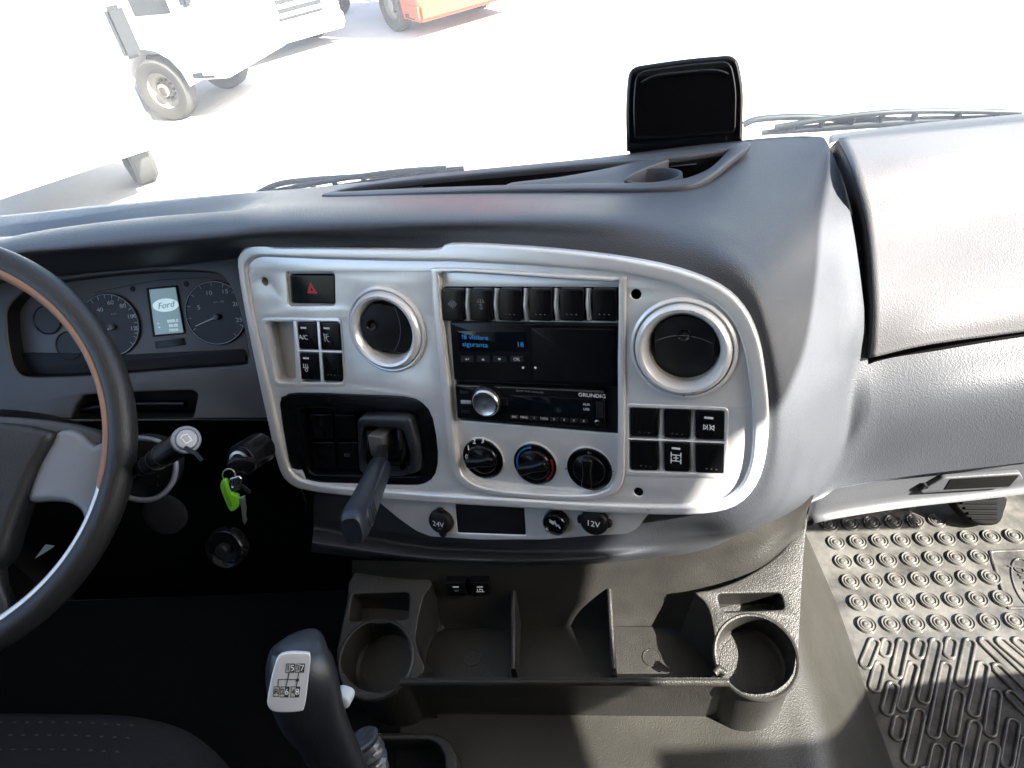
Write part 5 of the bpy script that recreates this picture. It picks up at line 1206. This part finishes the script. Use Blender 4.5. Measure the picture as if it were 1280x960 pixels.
# ------------------------------------------------------------------ black gloss unit standing on the dash by the glass
bl0, br0 = Z(787, 187, .852), Z(928, 175, .852)
UF = Frame((bl0 + br0) / 2, br0 - bl0, V((0, .30, 1)))
un = empty('display_unit', None, 'glossy black rounded box standing on the dash edge against the windscreen', 'display unit', frame=UF)
upx = [(785, 190), (783, 130), (787, 100), (793, 88), (803, 83), (850, 74), (900, 68.5), (915, 69), (923, 76), (928, 95), (930, 125), (928, 179)]
oU = rnd(UF.pts([(783.5, 190), (782, 130), (786, 84), (855, 73.5), (922, 68), (930.5, 110), (928.5, 178)]), [.002, .05, .016, .06, .016, .05, .002], 8)
slab('housing', oU, [], -.022, .0, .0055, GLOB, un, UF, res=5)
cx_ = sum(p[0] for p in oU) / len(oU); cy_ = (max(p[1] for p in oU) + min(p[1] for p in oU)) / 2
fcU = [(cx_ + (a - cx_) * .90, cy_ + .003 + (b - cy_) * .86) for a, b in rnd(UF.pts([(786, 186), (784, 130), (788, 86), (855, 75.5), (920, 70), (928, 110), (926, 176)]), [.012, .05, .016, .06, .016, .05, .012], 8)]
slab('face_panel', fcU, [], -.001, .004, .0035, GLOB, un, UF, res=5)
tY = max(p[1] for p in oU)
for t_, w_ in ((.70, .0030),):
    rp_ = []
    for k in range(25):
        u_ = -1 + 2 * k / 24; rp_.append(UF.W(cx_ + u_ * .058, cy_ + (tY - cy_) * t_ - .008 * abs(u_) ** 5, .0030 + .0012 * (1 - abs(u_) ** 4)))
    tube('reflection_ridge', rp_, w_, GLOB, un, seg=14)  # added ridge, shaped to give a reflected band across the face
slab('foot', rnd(UF.pts([(787, 193), (927, 181), (926, 170), (787, 182)]), .003), [], -.024, -.002, .002, GLOB, un, UF)

# ------------------------------------------------------------------ wipers outside the glass
WB = mat('weathered wiper rubber', (.012, .016, .02), .5)
def wiper(label, arm, blade, yy, seg_n):
    w_ = empty('wiper', Y(*arm[0], yy), label, 'wiper', group='windscreen wipers')
    A = [Y(x, y, yy) for x, y in arm]; tube('wiper_arm', spl(A, 6), .0055, WB, w_, seg=10)
    B = [Y(x, y, yy) for x, y in blade]; b_ = spl(B, 8)
    bl = tube('wiper_blade', b_, [.0045 + .004 * sin(pi * i / (len(b_) - 1)) for i in range(len(b_))], WB, w_, seg=8)
    up = V((0, -.01, .021)); 
    m_ = [p + up * (.35 + .65 * sin(pi * (i / (len(b_) - 1)))) for i, p in enumerate(b_)]
    tube('wiper_bow', m_[2:-2], .0050, WB, w_, seg=8)
    for k in range(1, seg_n):
        i = int(len(b_) * k / seg_n); tube('wiper_claw', [b_[i], m_[i]], .0055, WB, w_, seg=8)
wiper('left windscreen wiper lying along the glass base beyond the dash tray', [(312, 247), (345, 231), (385, 225), (430, 222), (520, 216), (580, 211)], [(316, 249), (370, 243), (440, 233), (510, 222), (576, 213)], 1.19, 9)
wiper('right windscreen wiper beyond the passenger side of the dash', [(929, 156), (948, 149), (1000, 146), (1060, 149), (1120, 150)], [(952, 166), (1010, 161), (1070, 156), (1130, 152), (1215, 149), (1290, 146)], 1.19, 8)
trk = [
    ('white truck nearest the dashboard with its front bumper above a dusty tyre', (-6.12, 7.32), (.66, -.75), TRKW, dict(H=3.0, fullbody=True, bz=.86, grill=TRKW)),
    ('white truck second in the row with a dusty front wheel in its arch', (-5.45, 12.30), (.98, -.21), TRKW, dict(Wd=1.95, H=2.8, fullbody=True, bz=.66, wheelr=.50, grill=TRKW)),
    ('white truck with a wide barred grille beside the red truck', (-5.80, 15.0), (.64, -.77), TRKW, dict(H=3.3, fullbody=False, bz=.32)),
    ('red tractor truck at the far end with its bare chassis showing', (-2.12, 15.9), (.61, -.79), TRKR, dict(H=3.4, tank=True, bz=.34)),
]
for lb, wp, hd, pt, kw in trk: truck(lb, wp, hd, pt, **kw)
